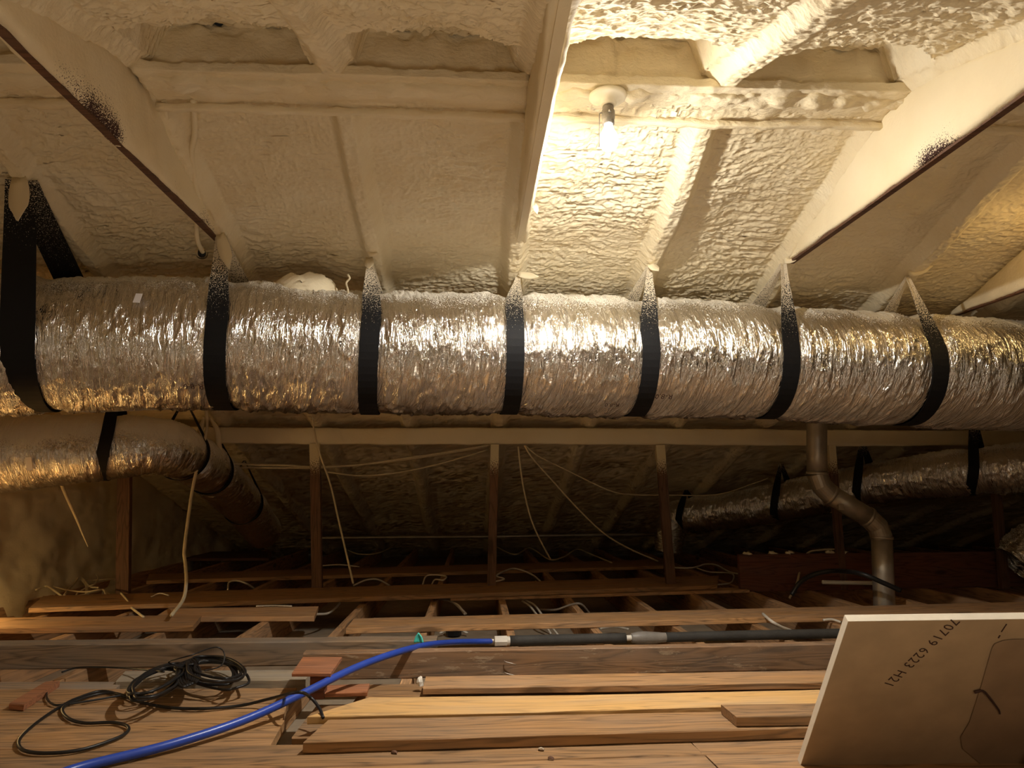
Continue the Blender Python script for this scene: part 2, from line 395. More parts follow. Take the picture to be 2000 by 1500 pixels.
def box_mesh(name, lo, hi, ch=.002):
    c4 = None
    x0, y0, z0 = lo; x1, y1, z1 = hi
    V = [(x, y, z) for x in (x0, x1) for y in (y0, y1) for z in (z0, z1)]
    Fc = [(0, 1, 3, 2), (4, 6, 7, 5), (0, 4, 5, 1), (2, 3, 7, 6), (0, 2, 6, 4), (1, 5, 7, 3)]
    return mesh_py(name, V, Fc)

def foam_sweep(name, stations, section, nloop, amp, freq, mat, parent, seed=0.0, fine=.0012, p=5.0):
    """sweep a rounded-rectangle section through stations and push the surface out by noise.
    stations: list of params; section(t) -> (centre, u-axis, v-axis, half-u, half-v)"""
    k = np.arange(nloop)/nloop*2*math.pi
    cu, su = np.cos(k), np.sin(k)
    U = np.sign(cu)*np.abs(cu)**(2/p); W = np.sign(su)*np.abs(su)**(2/p)
    rows, nrm = [], []
    for t in stations:
        c, u, v, hu, hv = section(t)
        c, u, v = np.array(c), np.array(u), np.array(v)
        rows.append(c[None]+U[:, None]*hu*u[None]+W[:, None]*hv*v[None])
        nrm.append(cu[:, None]*u[None]+su[:, None]*v[None])
    V = np.array(rows); N = np.array(nrm)
    d = amp*fbm(V[..., 0]*freq+seed, V[..., 1]*freq, V[..., 2]*freq, 3) + fine*vn(V[..., 0]*70+seed, V[..., 1]*70, V[..., 2]*70)
    V = V+N*d[..., None]
    ns = len(stations); Q = grid_faces(ns, nloop, True)
    V = V.reshape(-1, 3)
    c0, c1 = V[:nloop].mean(0), V[-nloop:].mean(0); i0, i1 = len(V), len(V)+1
    V = np.vstack([V, c0, c1])
    me = bpy.data.meshes.new(name)
    Fc = [tuple(int(x) for x in q) for q in Q]
    for j in range(nloop):
        j2 = (j+1) % nloop; Fc.append((i0, j, j2)); Fc.append((i1, (ns-1)*nloop+j2, (ns-1)*nloop+j))
    me.from_pydata(V.tolist(), [], Fc); me.update()
    if parent is None: return link(name, me, mat, None, True)
    return child(name, me, mat, parent, True)

# ================================================================== SETTING: spray-foamed roof
ceiling = empty('ceiling', (0, YR, 0)); tag(ceiling, 'cream spray-foamed attic roof between and over the rafters', None, None, 'structure')
rx = np.array(RX)
def rafter_dist(X): return np.abs(X[..., None]-rx).min(-1)
def relief(X, S, far):
    d = rafter_dist(X + .008*vn(S*4, X*2, 5.0))
    rec = .055*sstep(.018, .066, d) + .012*sstep(.08, .3, d)
    rough = sstep(.03, .10, d)*.85+.15
    sd = 0.0 if far else 30.0
    wv = vn(X*1.3+3, S*1.1+sd, 2.0)*.5+.5
    n = .012*fbm(X*2.3+sd, S*3.5, 1.0, 2)
    wx = X+.05*vn(X*5, S*5, 9.0); wy = S+.035*vn(X*6+4, S*6, 3.0)
    rough = rough*(1-.55*sstep(1.8, 2.4, S))
    n = n + rough*(.0055*(.3+wv)*(1-np.abs(vn(wx*9+sd, wy*25, 4.0))*2) + .0048*(.4+wv)*(1-2*np.abs(vn(wx*25, wy*46+sd, 8.0))) + .0026*(.5+wv)*(1-2*np.abs(vn(wx*44+7, wy*66, 3.0))) + .0015*vn(X*75, S*85, 6.0))
    n = n + .0014*vn(X*95, S*110, 2.0) + (1-rough)*.004*vn(X*60, S*45, 5.0)
    if not far:
        n = n*1.25 - .012
        # recessed pockets just under the ridge, rounded at their ends
        wob = .025*vn(X*5, S*5, 7.0)
        px = sstep(.035, .12, d+wob*.4)
        ps = 1-sstep(.30, .345, S + wob + .55*np.clip(.16-d, 0, 1))
        rec = np.maximum(rec*.75, .15*px*ps)
    else:
        rec = rec*(sstep(-.02, .05, S-.1))
    return rec - n
def roof_patch(name, x0, x1, s0, s1, res, far, mat):
    nx = max(3, int(round((x1-x0)/res))+1); ns = max(3, int(round((s1-s0)/res))+1)
    xs = np.linspace(x0, x1, nx); ss = np.linspace(s0, s1, ns)
    def pos(X, S):
        n = relief(X, S, far)
        sg = 1 if far else -1
        return np.stack([X, YR+sg*(S*CA+n*SA), ZR-S*SA+n*CA], -1)
    X, S = np.meshgrid(xs, ss, indexing='ij'); P = pos(X, S); e = min(res*.5, .004)
    n = np.cross(pos(X+e, S)-P, pos(X, S+e)-P); n /= np.linalg.norm(n, axis=-1, keepdims=True)
    if far: flip = True
    else: flip = False
    nz = n[..., 2:3]; n = np.where(nz > 0, -n, n)
    Q = grid_faces(nx, ns, False, flip)
    V = P.reshape(-1, 3)-np.array([0, YR, 0])
    me = mesh_np(name, V, Q)
    # make faces look down
    fn = me.polygons[len(me.polygons)//2].normal
    if fn.z > 0: me.flip_normals()
    me.polygons.foreach_set('use_smooth', np.ones(len(me.polygons), bool))
    me.normals_split_custom_set_from_vertices(n.reshape(-1, 3).tolist())
    return link(name, me, mat, ceiling)
HW = .045
edges = [XL] + RX + [XR_]
for far in (True, False):
    SN = 1.80 if far else .95
    SE = 6.95
    for i in range(len(edges)-1):
        a = edges[i] + (HW if i > 0 else 0); b = edges[i+1] - (HW if i < len(edges)-2 else 0)
        vis = (a < 3.0) if far else (-1.7 < a < 2.4)
        r = .006 if vis else .035
        roof_patch('foam_panel', a, b, 0, SN, r, far, M_FOAM)
        roof_patch('foam_panel', a, b, SN, SE, .028 if far else .07, far, M_FOAM)
    for i, x in enumerate(RX):
        vis = (x < 3.0) if far else (-1.7 < x < 2.4)
        r = .006 if vis else .03
        roof_patch('rafter', x-HW, x+HW, 0, SN, r, far, M_FOAM)
        roof_patch('rafter', x-HW, x+HW, SN, SE, .022, far, M_FOAM)

# ridge board (vertical, drippy foam) and the flat board under the ridge, bay by bay between the collar ties
BAYS = [(-2.7, -1.066), (-1.026, .160), (.200, 1.374), (1.414, 2.40), (2.46, 6.9)]
for a, b in BAYS:
    st = np.linspace(a, b, max(8, int((b-a)/.012)) if a < 1.5 and a > -2 else 60)
    foam_sweep('ridge_board', st, lambda t: ((t, 2.075, 1.985), (0, 1, 0), (0, 0, 1), .033, .105), 64, .014, 19, M_FOAM, ceiling, seed=a, fine=.004)
    foam_sweep('ridge_cleat', st, lambda t: ((t, 2.095+.012*float(vn(t*3, a)), 1.912), (0, 1, 0), (0, 0, 1), .086, .017), 72, .007, 11, M_FOAM, ceiling, seed=a+9, fine=.004, p=11.0)

for a, b in BAYS:
    st = np.linspace(a, b, max(8, int((b-a)/.02)))
    foam_sweep('foam_bead', st, lambda t: ((t, 2.188+.006*float(vn(t*4, a)), 1.873+.005*float(vn(t*3, a+5))), (0, 1, 0), (0, 0, 1), .012, .011), 16, .005, 22, M_FOAM, ceiling, seed=a+4, fine=.002)

# end walls and the closed far sides of the attic
def wall_grid(name, x, y0, y1, res, sign, amp):
    ny = int((y1-y0)/res)+1; nz = int(2.2/res)+1
    Y, T = np.meshgrid(np.linspace(y0, y1, ny), np.linspace(0, 1, nz), indexing='ij')
    zt = np.maximum(ZR-np.abs(Y-YR)*TA+.08, -.1); Z = -.14+T*(zt+.14)
    bulge = .05*np.exp(-np.clip(Z, 0, 9)/.10)*(.6+.5*vn(Y*4, 1.0, 3.0)) if sign > 0 else 0
    d = amp*fbm(Y*3.1, Z*4.2, 4.0, 4)+.003*(1-2*np.abs(vn(Y*12, Z*16, 2.0)))+bulge
    P = np.stack([x+sign*(d+.06), Y, Z], -1).reshape(-1, 3)
    me = mesh_np(name, P, grid_faces(ny, nz, False, sign > 0))
    return me
wl = link('wall_left', wall_grid('wall_left', XL, -4.3, 8.9, .03, 1, .022), M_FOAM_S, None, True); tag(wl, 'foam-covered gable wall at the left end of the attic', None, None, 'structure')
wr = link('wall_right', wall_grid('wall_right', XR_, -4.3, 8.9, .12, -1, .03), M_FOAM_S, None, True); tag(wr, 'foam-covered wall at the right end of the attic', None, None, 'structure')

# ceiling drywall of the rooms below and the joists that stand on it
floor = link('floor', mesh_py('floor', [(XL, .55, 0), (XR_, .55, 0), (XR_, 9.0, 0), (XL, 9.0, 0), (XL, .55, -.013), (XR_, .55, -.013), (XR_, 9.0, -.013), (XL, 9.0, -.013)],
             [(0, 1, 2, 3), (7, 6, 5, 4), (0, 4, 5, 1), (2, 6, 7, 3)]), M_DRYBACK); floor.location = (0, 0, -.14)
tag(floor, 'back of the room ceilings between the attic joists', None, None, 'structure')
fl2 = link('floor', mesh_py('floor', [(XL, -4.2, 0), (XR_, -4.2, 0), (XR_, -.55, 0), (XL, -.55, 0), (XL, -.55, 0), (-.6, -.55, 0), (-.6, .55, 0), (XL, .55, 0), (.75, -.55, 0), (XR_, -.55, 0), (XR_, .55, 0), (.75, .55, 0)],
             [(0, 1, 2, 3), (4, 5, 6, 7), (8, 9, 10, 11)]), M_DRYBACK); fl2.location = (0, 0, -.14); tag(fl2, 'attic floor round the access hatch', None, None, 'structure')
jme = None
for k in range(-7, 17):
    x = .176+.406*k
    if x > XR_-.05: continue
    L = 7.6
    c4 = [(x-.019, .62, 0), (x-.019, 8.22, 0), (x+.019, 8.22, 0), (x+.019, .62, 0)]
    j = board_core('joist', c4, .139, W_JOIST, n=24)
    mw = j.matrix_world.copy(); j.parent = floor; j.matrix_parent_inverse = Matrix.Translation((0, 0, .14))

# ================================================================== collar ties
def collar_tie(x, zb, label, th=.028, ew=.012, emat=None, coat=None):
    yb = (ZR-zb)/TA
    y0, y1 = YR-yb-.05, YR+yb+.02
    root = empty('collar_tie', (x, YR, zb)); tag(root, label, 'collar tie', 'foam-coated collar ties under the ridge')
    st = np.linspace(y0, y1, int((y1-y0)/.014))
    def sec(Y):
        top = max(roof_z(Y)+.03, zb+.035); bot = zb+.012
        return ((x, Y, (top+bot)/2), (1, 0, 0), (0, 0, 1), th*(1.0+.45*max(0, (YR-Y))), max(.008, (top-bot)/2))
    foam_sweep('foam_coat', st, sec, 72, .006, 7, coat or M_TIE, root, seed=x, fine=.0012)
    bm = box_mesh('board_edge', (x-ew, y0+.06, zb+.005), (x+ew, y1-.03, zb+.03))
    child('board_edge', bm, emat or W_DARK, root)
    return root
collar_tie(RX[2]-.02, 1.668, 'leftmost foam-coated collar tie with a dark bare lower edge')
collar_tie(RX[4]+.012, 1.678, 'middle foam-coated collar tie just left of the lit bulb', .026, .014, M_FOAM_S, M_FOAM_S)
collar_tie(RX[6], 1.640, 'broad foam-coated collar tie to the right of the lit bulb')
collar_tie(2.42, 1.517, 'short smooth foam-coated collar tie at the right edge above the big duct', .022)

# ================================================================== purlin and posts
PY = 4.75
ptop, pbot = 1.062, .952
pur = foam_sweep('purlin', np.linspace(-2.72, 6.9, 420), lambda t: ((t, PY, (ptop+pbot)/2+.004*float(vn(t*2, .3))), (0, 1, 0), (0, 0, 1), .03, (ptop-pbot)/2), 36, .004, 6, M_FOAM_S, None, seed=3, fine=.0008)
recentre(pur); tag(pur, 'long cream foam-coated purlin beam under the low rafters behind the duct', 'beam')
def vpost(px_top, px_bot, Y, label, w=.07, d=.04):
    """upright whose centre line passes through two seen points"""
    a = at_y(*px_top, Y); b = at_y(*px_bot, Y)
    xt = a.x+(b.x-a.x)*((pbot+.02-a.z)/(b.z-a.z)); xb = a.x+(b.x-a.x)*((0-a.z)/(b.z-a.z))
    zt = pbot+.0
    c4 = [(xb-w/2, Y-d, 0), (xt-w/2, Y-d, zt), (xt+w/2, Y-d, zt), (xb+w/2, Y-d, 0)]
    o = board_core('post', c4, d, M_POST)
    # shift local x so that 0 is the foot: the overspray follows height
    L = (Vector(c4[1])-Vector(c4[0])).length; o.data.transform(Matrix.Translation((L/2, 0, 0))); o.matrix_world = o.matrix_world @ Matrix.Translation((-L/2, 0, 0))
    return tag(o, label, 'post', 'posts under the purlin')
vpost((247, 940), (244, 1150), PY, 'dark post far left under the purlin, beside the wire tangle', .08)
vpost((617, 880), (621, 1140), PY, 'dark post under the purlin beside the thin straight cable', .065)
vpost((966, 870), (960, 1130), PY, 'dark post under the purlin near the middle, left of the fanned cables', .055)
vpost((1286, 850), (1307, 1120), PY, 'slightly leaning dark post under the purlin left of the far duct', .06)
vpost((1620, 870), (1636, 1060), PY, 'dark post with foam-sprayed top just behind the grey flue pipe', .05)
vpost((1943, 980), (1950, 1060), PY, 'dim reddish post at the far right beneath the hanging back duct', .055)

# ================================================================== main flexible duct
def duct_mesh(name, centre, radius, straps, n_ax, n_ar, wr_amp, seed, pinch=.05, slant=0.0):
    """centre(t), radius(t) for t in 0..1; straps: list of t where it is squeezed"""
    ts = np.linspace(0, 1, n_ax); path = [Vector(centre(t)) for t in ts]
    T, N, B = frames(path)
    Ls = np.concatenate([[0], np.cumsum([(path[i+1]-path[i]).length for i in range(n_ax-1)])])
    ang = np.arange(n_ar)/n_ar*2*math.pi
    P = np.array(path); Nn = np.array(N); Bb = np.array(B); R = np.array([radius(t) for t in ts])
    A = ang[None, :]; S = Ls[:, None]
    sl = S + slant*np.sin(A)*R[:, None]
    # seamless noise round the tube: use cos/sin of the angle as coordinates
    ca, sa = np.cos(A)*2.2, np.sin(A)*2.2
    w = fbm(sl*21+seed, ca*.9, sa*.9, 3)
    w = 1.7*np.clip(1-np.abs(w)*3.2, 0, 1)**1.5
    w2 = vn(sl*58+seed, ca*2.0, sa*2.0); w3 = vn(sl*3+seed, ca*.6, sa*.6)
    d = wr_amp*(w*.8+w2*.35) + .008*w3
    Ls_str = [Ls[int(round(max(0, min(1, t))*(n_ax-1)))] for t in straps]
    sq = np.zeros_like(Ls)
    for l in Ls_str: sq = np.maximum(sq, np.exp(-((Ls-l)/.055)**2))
    crump = np.zeros_like(Ls)
    for l in Ls_str: crump = np.maximum(crump, np.exp(-((Ls-l)/.11)**2)*(np.abs(Ls-l) > .03))
    d = d*(1+.8*crump[:, None])*(1-.92*np.clip(sq*1.6, 0, 1))[:, None] - pinch*R[:, None]*sq[:, None]
    rad = R[:, None]+d
    V = P[:, None]+rad[..., None]*(np.cos(A)[..., None]*Nn[:, None]+np.sin(A)[..., None]*Bb[:, None])
    hz = (V[..., 2]-P[:, None, 2])/R[:, None]
    me = mesh_np(name, V.reshape(-1, 3), grid_faces(n_ax, n_ar, True, True))
    at = me.attributes.new('height', 'FLOAT', 'POINT'); at.data.foreach_set('value', hz.astype(np.float32).ravel())
    wrp = np.stack([np.broadcast_to(sl, hz.shape), np.broadcast_to(np.minimum(A, 2*math.pi-A)*R[:, None], hz.shape), np.zeros_like(hz)], -1)
    a2 = me.attributes.new('wrap', 'FLOAT_VECTOR', 'POINT'); a2.data.foreach_set('vector', wrp.astype(np.float32).ravel())
    return me
# centre line from what is seen: (px, py centre, Y, radius)
def px_curve(keys):
    pts = [at_y(x, y, Y) for x, y, Y, r in keys]; rs = [k[3] for k in keys]
    sp = smooth_path(pts, 16); n = len(sp)-1; m = len(keys)-1
    def c(t):
        f = t*n; i = min(n-1, int(f)); return sp[i].lerp(sp[i+1], f-i)
    def r(t):
        f = t*m; i = min(m-1, int(f)); u = f-i; u = u*u*(3-2*u); return rs[i]*(1-u)+rs[i+1]*u
    return c, r
def px_t(c, px, r=None, deg=90):
    """parameter where the tube's surface (at an angle from straight up toward the camera) crosses a picture column"""
    def f(t):
        q = c(t)
        if r: a_ = math.radians(deg); q = q+Vector((0, -r(t)*math.sin(a_), r(t)*math.cos(a_)))
        return abs(project(q)[0]-px)
    return min(range(1501), key=lambda k: f(k/1500))/1500
def project(p):
    q = ROT.transposed() @ (Vector(p)-CAM); return (1000+F*q.x/-q.z, 750-F*q.y/-q.z)
MC, MR = px_curve([(-290, 672, 2.95, .284), (30, 674, 2.98, .283), (420, 674, 3.02, .279), (715, 690, 3.05, .268), (1000, 694, 3.08, .264),
                   (1260, 700, 3.12, .266), (1530, 710, 3.16, .262), (1810, 726, 3.20, .262), (2330, 750, 3.28, .262)])
main = empty('main_duct', MC(.5)); tag(main, 'large silver foil-wrapped flexible duct slung across the whole attic', 'duct')
strap_px = [24, 414, 716, 1001, 1265, 1541, 1832]
mt = [px_t(MC, p, MR) for p in strap_px]
dm = duct_mesh('foil_jacket', MC, MR, mt, 1000, 180, .0056, 2.0, slant=-.25)
fj = child('foil_jacket', dm, M_FOIL, main, True)

def strap_mesh(name, c, r, t0, apex, width, apex_w, mid_dx, bot_dx, thick=.003, gap=.004, back=True):
    """webbing loop: from the apex on the rafter down the front of the duct, under it, up the back to the apex"""
    o = Vector(c(t0)); R = r(t0)*.955+gap+.003
    ax = (Vector(c(min(1, t0+.01)))-Vector(c(max(0, t0-.01)))).normalized()
    ax = Vector((ax.x, ax.y, 0)).normalized(); f = Vector((ax.y, -ax.x, 0))    # f: toward the camera side
    if f.y > 0: f = -f
    up = Vector((0, 0, 1)); A = Vector(apex)-o; au, af = A.z, A.dot(f); ax0 = A.dot(ax)
    d = math.hypot(au, af); base = math.atan2(af, au); off = math.acos(min(1, R/d))
    th_f, th_b = base+off, base-off+2*math.pi           # angles measured from up toward f
    pts = []
    pf = (R*math.sin(th_f), R*math.cos(th_f)); n1 = 10
    for i in range(n1): u = i/n1; pts.append((af+(pf[0]-af)*u, au+(pf[1]-au)*u, u*.35))
    n2 = 40
    for i in range(n2+1):
        th = th_f+(th_b-th_f)*i/n2; pts.append((R*math.sin(th), R*math.cos(th), .35+.65*i/n2))
    pb = pts[-1]
    for i in range(1, n1+1): u = i/n1; pts.append((pb[0]+(af-pb[0])*u, pb[1]+(au-pb[1])*u, 1.0+u*.35))
    V, Fc, hz = [], [], []
    m = len(pts)
    for i, (a, b, s) in enumerate(pts):
        pu = i/(m-1)
        # sideways drift along the loop
        if s <= .35: dx = ax0+(mid_dx-ax0)*(s/.35)
        elif s <= .68: dx = mid_dx+(bot_dx-mid_dx)*sstep(.35, .68, s)
        elif s <= 1.0: dx = bot_dx+(mid_dx*.6-bot_dx)*sstep(.68, 1.0, s)
        else: dx = mid_dx*.6+(ax0-mid_dx*.6)*((s-1)/.35)
        e = min(s/.35, (1.35-s)/.35, 1); w = (apex_w+(width-apex_w)*sstep(0, .9, e))/2
        p = o+f*a+up*b+ax*dx
        p0 = pts[max(0, i-1)]; p1 = pts[min(m-1, i+1)]
        tg = Vector((p1[0]-p0[0], p1[1]-p0[1], 0)).normalized(); nrm = f*(-tg.y)+up*tg.x
        if nrm.dot(p-o-ax*dx) < 0: nrm = -nrm
        for sx in (-1, 0, 1):
            for q in (0, 1):
                V.append(p+ax*(sx*w)+nrm*(q*thick - (.004 if sx == 0 else 0)*(1-e))); hz.append(b/R)
    for i in range(m-1):
        for s0 in (0, 1):
            a = i*6+s0*2; b = a+6
            Fc += [(a+1, b+1, b+3, a+3), (a, a+2, b+2, b)]
        a = i*6; b = a+6
        Fc += [(a, b, b+1, a+1), (a+4, a+5, b+5, b+4)]
    me = mesh_py(name, V, Fc); at = me.attributes.new('height', 'FLOAT', 'POINT'); at.data.foreach_set('value', np.array(hz, np.float32))
    return me
def flap(p, L, W, dirv, curl, name='flap'):
    """leaf-like foam-stiffened strap end"""
    d = Vector(dirv).normalized(); s = d.cross(Vector((0, -1, .3))).normalized(); n = d.cross(s); V = []; Fc = []
    m = 7
    for i in range(m):
        u = i/(m-1); w = W*(.35+.65*math.sin(math.pi*min(1, .15+u*.8)))*(1-.75*max(0, u-.7)/.3); c = Vector(p)+d*(L*u)+n*(curl*u*u)
        for q in (-1, 0, 1): V.append(c+s*(q*w/2)-n*(abs(q)*.006))
        for q in (-1, 0, 1): V.append(c+s*(q*w/2)-n*(abs(q)*.006)+n*.004)
    for i in range(m-1):
        a = i*6; b = a+6
        Fc += [(a, b, b+1, a+1), (a+1, b+1, b+2, a+2), (a+4, b+4, b+3, a+3), (a+5, b+5, b+4, a+4), (a, a+3, b+3, b), (a+2, b+2, b+5, a+5)]
    Fc += [(0, 1, 4, 3), (1, 2, 5, 4)]; e = (m-1)*6; Fc += [(e, e+3, e+4, e+1), (e+1, e+4, e+5, e+2)]
    return mesh_py(name, V, Fc)
def at_roof(px, py, off=0.0):
    lo, hi = 2.1, 8.0
    for _ in range(50):
        m = (lo+hi)/2; p = at_y(px, py, m)
        if p.z < roof_z(m)+off: lo = m
        else: hi = m
    return at_y(px, py, lo)
S_LAB = ['double-width black webbing strap round the big duct at the left edge', 'speckled black strap round the big duct with a thick foam-coated top, second from the left',
         'black strap round the big duct directly above the dark knot hole in the foam', 'black strap round the big duct hung from the middle collar tie rafter',
         'black strap round the big duct hung below and right of the bulb', 'black strap forming a narrow tent over the big duct, second from the right',
         'rightmost speckled black strap swinging leftward under the big duct']
apex = [(42, 352), (432, 462), (722, 508), (1012, 540), (1268, 520), (1530, 515), (1772, 540)]
spec = [(.125, .11, 0, -.07, 0.), (.083, .045, 0, -.035, .0), (.076, .030, 0, -.02, 0.), (.072, .022, 0, 0., 0.), (.075, .024, .0, .0, 0.),
        (.075, .028, 0, 0, 0.), (.075, .022, 0, .0, 0.)]
for i, (px, t0) in enumerate(zip(strap_px, mt)):
    ap = at_roof(*apex[i], -.005); w, aw, mdx, bdx, _ = spec[i]
    root = empty('duct_strap', ap); tag(root, S_LAB[i], 'strap', 'black straps holding up the big duct')
    me = strap_mesh('webbing', MC, MR, t0, ap, w, aw, mdx, bdx)
    child('webbing', me, M_STRAP if i else M_STRAP_B, root)
    dirs = [(.25, -.2, -1), (.35, -.1, -1), (.1, -.5, -.9), (1, -.3, -.35), (.4, -.5, -.9), (1, -.3, .1), (1, -.2, .25)][i]
    LL = [.20, .17, .09, .10, .07, .06, .10][i]; WW = [.07, .05, .04, .035, .04, .035, .04][i]
    child('strap_tail', flap(ap+Vector((0, -.012, .006)), LL, WW, dirs, -.02), M_FOAM_S, root, True)['label'] = 'loose end of the strap stiffened with foam'
# foam-coated second leg beside strap 2 and left strap
# printed marks and sticker on the duct
def wrap_text(txt, size, t0, ang0, flipped=True):
    """flat lettering bent round the duct; ang0 measured from straight up toward the camera"""
    cu = bpy.data.curves.new('txt', 'FONT'); cu.body = txt; cu.size = size; cu.align_x = 'CENTER'; cu.resolution_u = 2
    ob = bpy.data.objects.new('txt', cu); COL.objects.link(ob); dg = bpy.context.evaluated_depsgraph_get(); dg.update()
    me = bpy.data.meshes.new_from_object(ob.evaluated_get(dg)); bpy.data.objects.remove(ob); bpy.data.curves.remove(cu)
    o = Vector(MC(t0)); ax = (Vector(MC(t0+.01))-Vector(MC(t0-.01))).normalized(); f = Vector((ax.y, -ax.x, 0)).normalized()
    if f.y > 0: f = -f
    R = MR(t0)+.013
    for v in me.vertices:
        u, w = (-v.co.x, -v.co.y) if flipped else (v.co.x, v.co.y)
        th = ang0-w/R; v.co = o+ax*u+f*(R*math.sin(th))+Vector((0, 0, R*math.cos(th)))
    return me
for pxx in (374, 1290):
    child('printed_rating', wrap_text('R-8.0', .036, px_t(MC, pxx, MR, 133), math.radians(133)), M_INK, main)
child('printed_rating', wrap_text('R-8.0', .03, px_t(MC, 1190, MR, 145), math.radians(145)), M_INK, main)
def sticker(name, p, w, h, nrm, mat, parent, bars=True):
    n = Vector(nrm).normalized(); s = Vector((1, 0, 0)); s = (s-n*s.dot(n)).normalized(); u = n.cross(s)
    V = [Vector(p)+s*a*w/2+u*b*h/2+n*c for c in (0, .0015) for a, b in ((-1, -1), (1, -1), (1, 1), (-1, 1))]
    o = child(name, mesh_py(name, V, [(3, 2, 1, 0), (4, 5, 6, 7), (0, 1, 5, 4), (1, 2, 6, 5), (2, 3, 7, 6), (3, 0, 4, 7)]), mat, parent)
    return o
def on_duct(c, r, px, deg, lift=.014):
    t = px_t(c, px, r, deg); o = Vector(c(t)); ax = (Vector(c(min(1, t+.01)))-Vector(c(max(0, t-.01)))).normalized(); f = Vector((ax.y, -ax.x, 0)).normalized()
    if f.y > 0: f = -f
    d = f*math.sin(math.radians(deg))+Vector((0, 0, math.cos(math.radians(deg)))); return o+d*(r(t)+lift), d
p, n = on_duct(MC, MR, 265, 64); st_ = sticker('sticker', p, .025, .046, n, M_LABEL, main); st_['label'] = 'small white sticker on the foil'
# lump of foam dropped on the duct top
V, Fc = lathe([(.13*math.cos(a_)**.8+.0005, -.02+.105*math.sin(a_)) for a_ in np.linspace(0, math.pi/2-.01, 18)], 48)
V = np.array(V); V[:, 0] *= 1.15; V[:, 1] *= .8; V += (.016*fbm(V[:, 0]*20, V[:, 1]*20, V[:, 2]*20, 3)+.006*vn(V[:, 0]*90, V[:, 1]*90, V[:, 2]*90))[:, None]*np.array([.5, .5, 1.0])
p, n = on_duct(MC, MR, 592, 10, -.035); me = mesh_py('foam_lump', V+np.array(p), Fc); lo_ = link('foam_lump', me, M_FOAM, None, True); recentre(lo_)
tag(lo_, 'rough cream lump of foam stuck on top of the big duct', 'foam lump')
p, n = on_duct(MC, MR, 677, 25, .0)
cable('twine_tie', [p+Vector((-.004, 0, -.03)), p+Vector((.004, -.02, -.005)), p+Vector((-.006, -.01, .03)), p+Vector((.008, -.012, .05)), p+Vector((.0, -.015, .066))], .0045, M_CREAM, 'short knotted yellowish twine sticking up from the big duct', 'twine')

# ================================================================== lower left branch duct
BC, BR = px_curve([(-60, 891, 3.90, .208), (0, 888, 3.92, .205), (190, 876, 4.0, .185), (310, 872, 4.12, .158), (375, 897, 4.5, .152), (428, 937, 4.95, .15), (478, 990, 5.45, .148), (515, 1038, 5.9, .14)])
branch = empty('branch_duct', BC(.5)); tag(branch, 'dusty foil branch duct at lower left bending away behind the big duct', 'duct')
bt = [px_t(BC, p_, BR) for p_ in (190, 336)] + [.66, .84]
child('foil_jacket', duct_mesh('foil_jacket', BC, BR, bt, 420, 120, .004, 40.0, slant=.1), M_FOIL_D, branch, True)
p, n = on_duct(BC, BR, 47, 110); s_ = sticker('sticker', p, .028, .07, n, M_LABEL, branch); s_['label'] = 'small white sticker on the branch duct'
for i, (t0, apx, lab, w) in enumerate([(bt[0], (192, 800), 'broad black strap round the left branch duct, nearer the left edge', .062), (bt[1], (322, 800), 'thin black strap at the bend of the left branch duct', .04),
                                   (bt[2], (432, 846), 'black strap on the receding part of the left branch duct below the purlin', .04), (bt[3], (512, 900), 'dark strap on the far end of the left branch duct', .04)]):
    o_ = Vector(BC(t0)); ap = Vector((o_.x, o_.y, roof_z(o_.y)-.003)) if i > 1 else at_roof(apx[0], apx[1], 0)
    if i <= 1: ap = Vector((o_.x-.01, o_.y, roof_z(o_.y)))
    root = empty('duct_strap', ap); tag(root, lab, 'strap', 'black straps holding up the left branch duct')
    child('webbing', strap_mesh('webbing', BC, BR, t0, ap, w, .03, 0, (-.05, -.03, 0, 0)[i]), M_STRAP_B, root)

# ================================================================== right back duct
RC, RRd = px_curve([(2330, 895, 3.95, .15), (2060, 908, 4.2, .15), (1910, 921, 4.42, .148), (1700, 945, 4.95, .145), (1545, 978, 5.4, .145), (1400, 1000, 5.9, .145), (1330, 1008, 6.15, .14), (1310, 1035, 6.2, .13), (1305, 1075, 6.22, .12)])
back = empty('back_duct', RC(.5)); tag(back, 'thin dim foil duct sloping down behind the posts at right', 'duct')
rt = [px_t(RC, p_) for p_ in (1912, 1692, 1532, 1345)]
child('foil_jacket', duct_mesh('foil_jacket', RC, RRd, rt, 520, 110, .0060, 80.0, slant=.1), M_FOIL_B, back, True)
for t0, lab in zip(rt, ['black strap on the right back duct nearest the right edge', 'black strap on the right back duct with a foam-frayed top, beside the flue pipe', 'black strap on the right back duct left of the flue pipe', 'dim strap at the far low end of the right back duct']):
    o_ = Vector(RC(t0)); ap = Vector((o_.x-.02, o_.y-.02, roof_z(o_.y)))
    root = empty('duct_strap', ap); tag(root, lab, 'strap', 'black straps holding up the right back duct')
    child('webbing', strap_mesh('webbing', RC, RRd, t0, ap, .06, .03, .0, .06), M_STRAP_B, root)
EC, ER = px_curve([(2330, 1035, 4.6, .17), (2100, 1050, 4.6, .17), (2020, 1078, 4.62, .165), (1985, 1105, 4.64, .13)])
boot = empty('duct_end', EC(.5)); tag(boot, 'crumpled foil duct end drooping in at the right edge above the joists', 'duct')
child('foil_jacket', duct_mesh('foil_jacket', EC, ER, [], 200, 100, .012, 120.0), M_FOIL_B, boot, True)

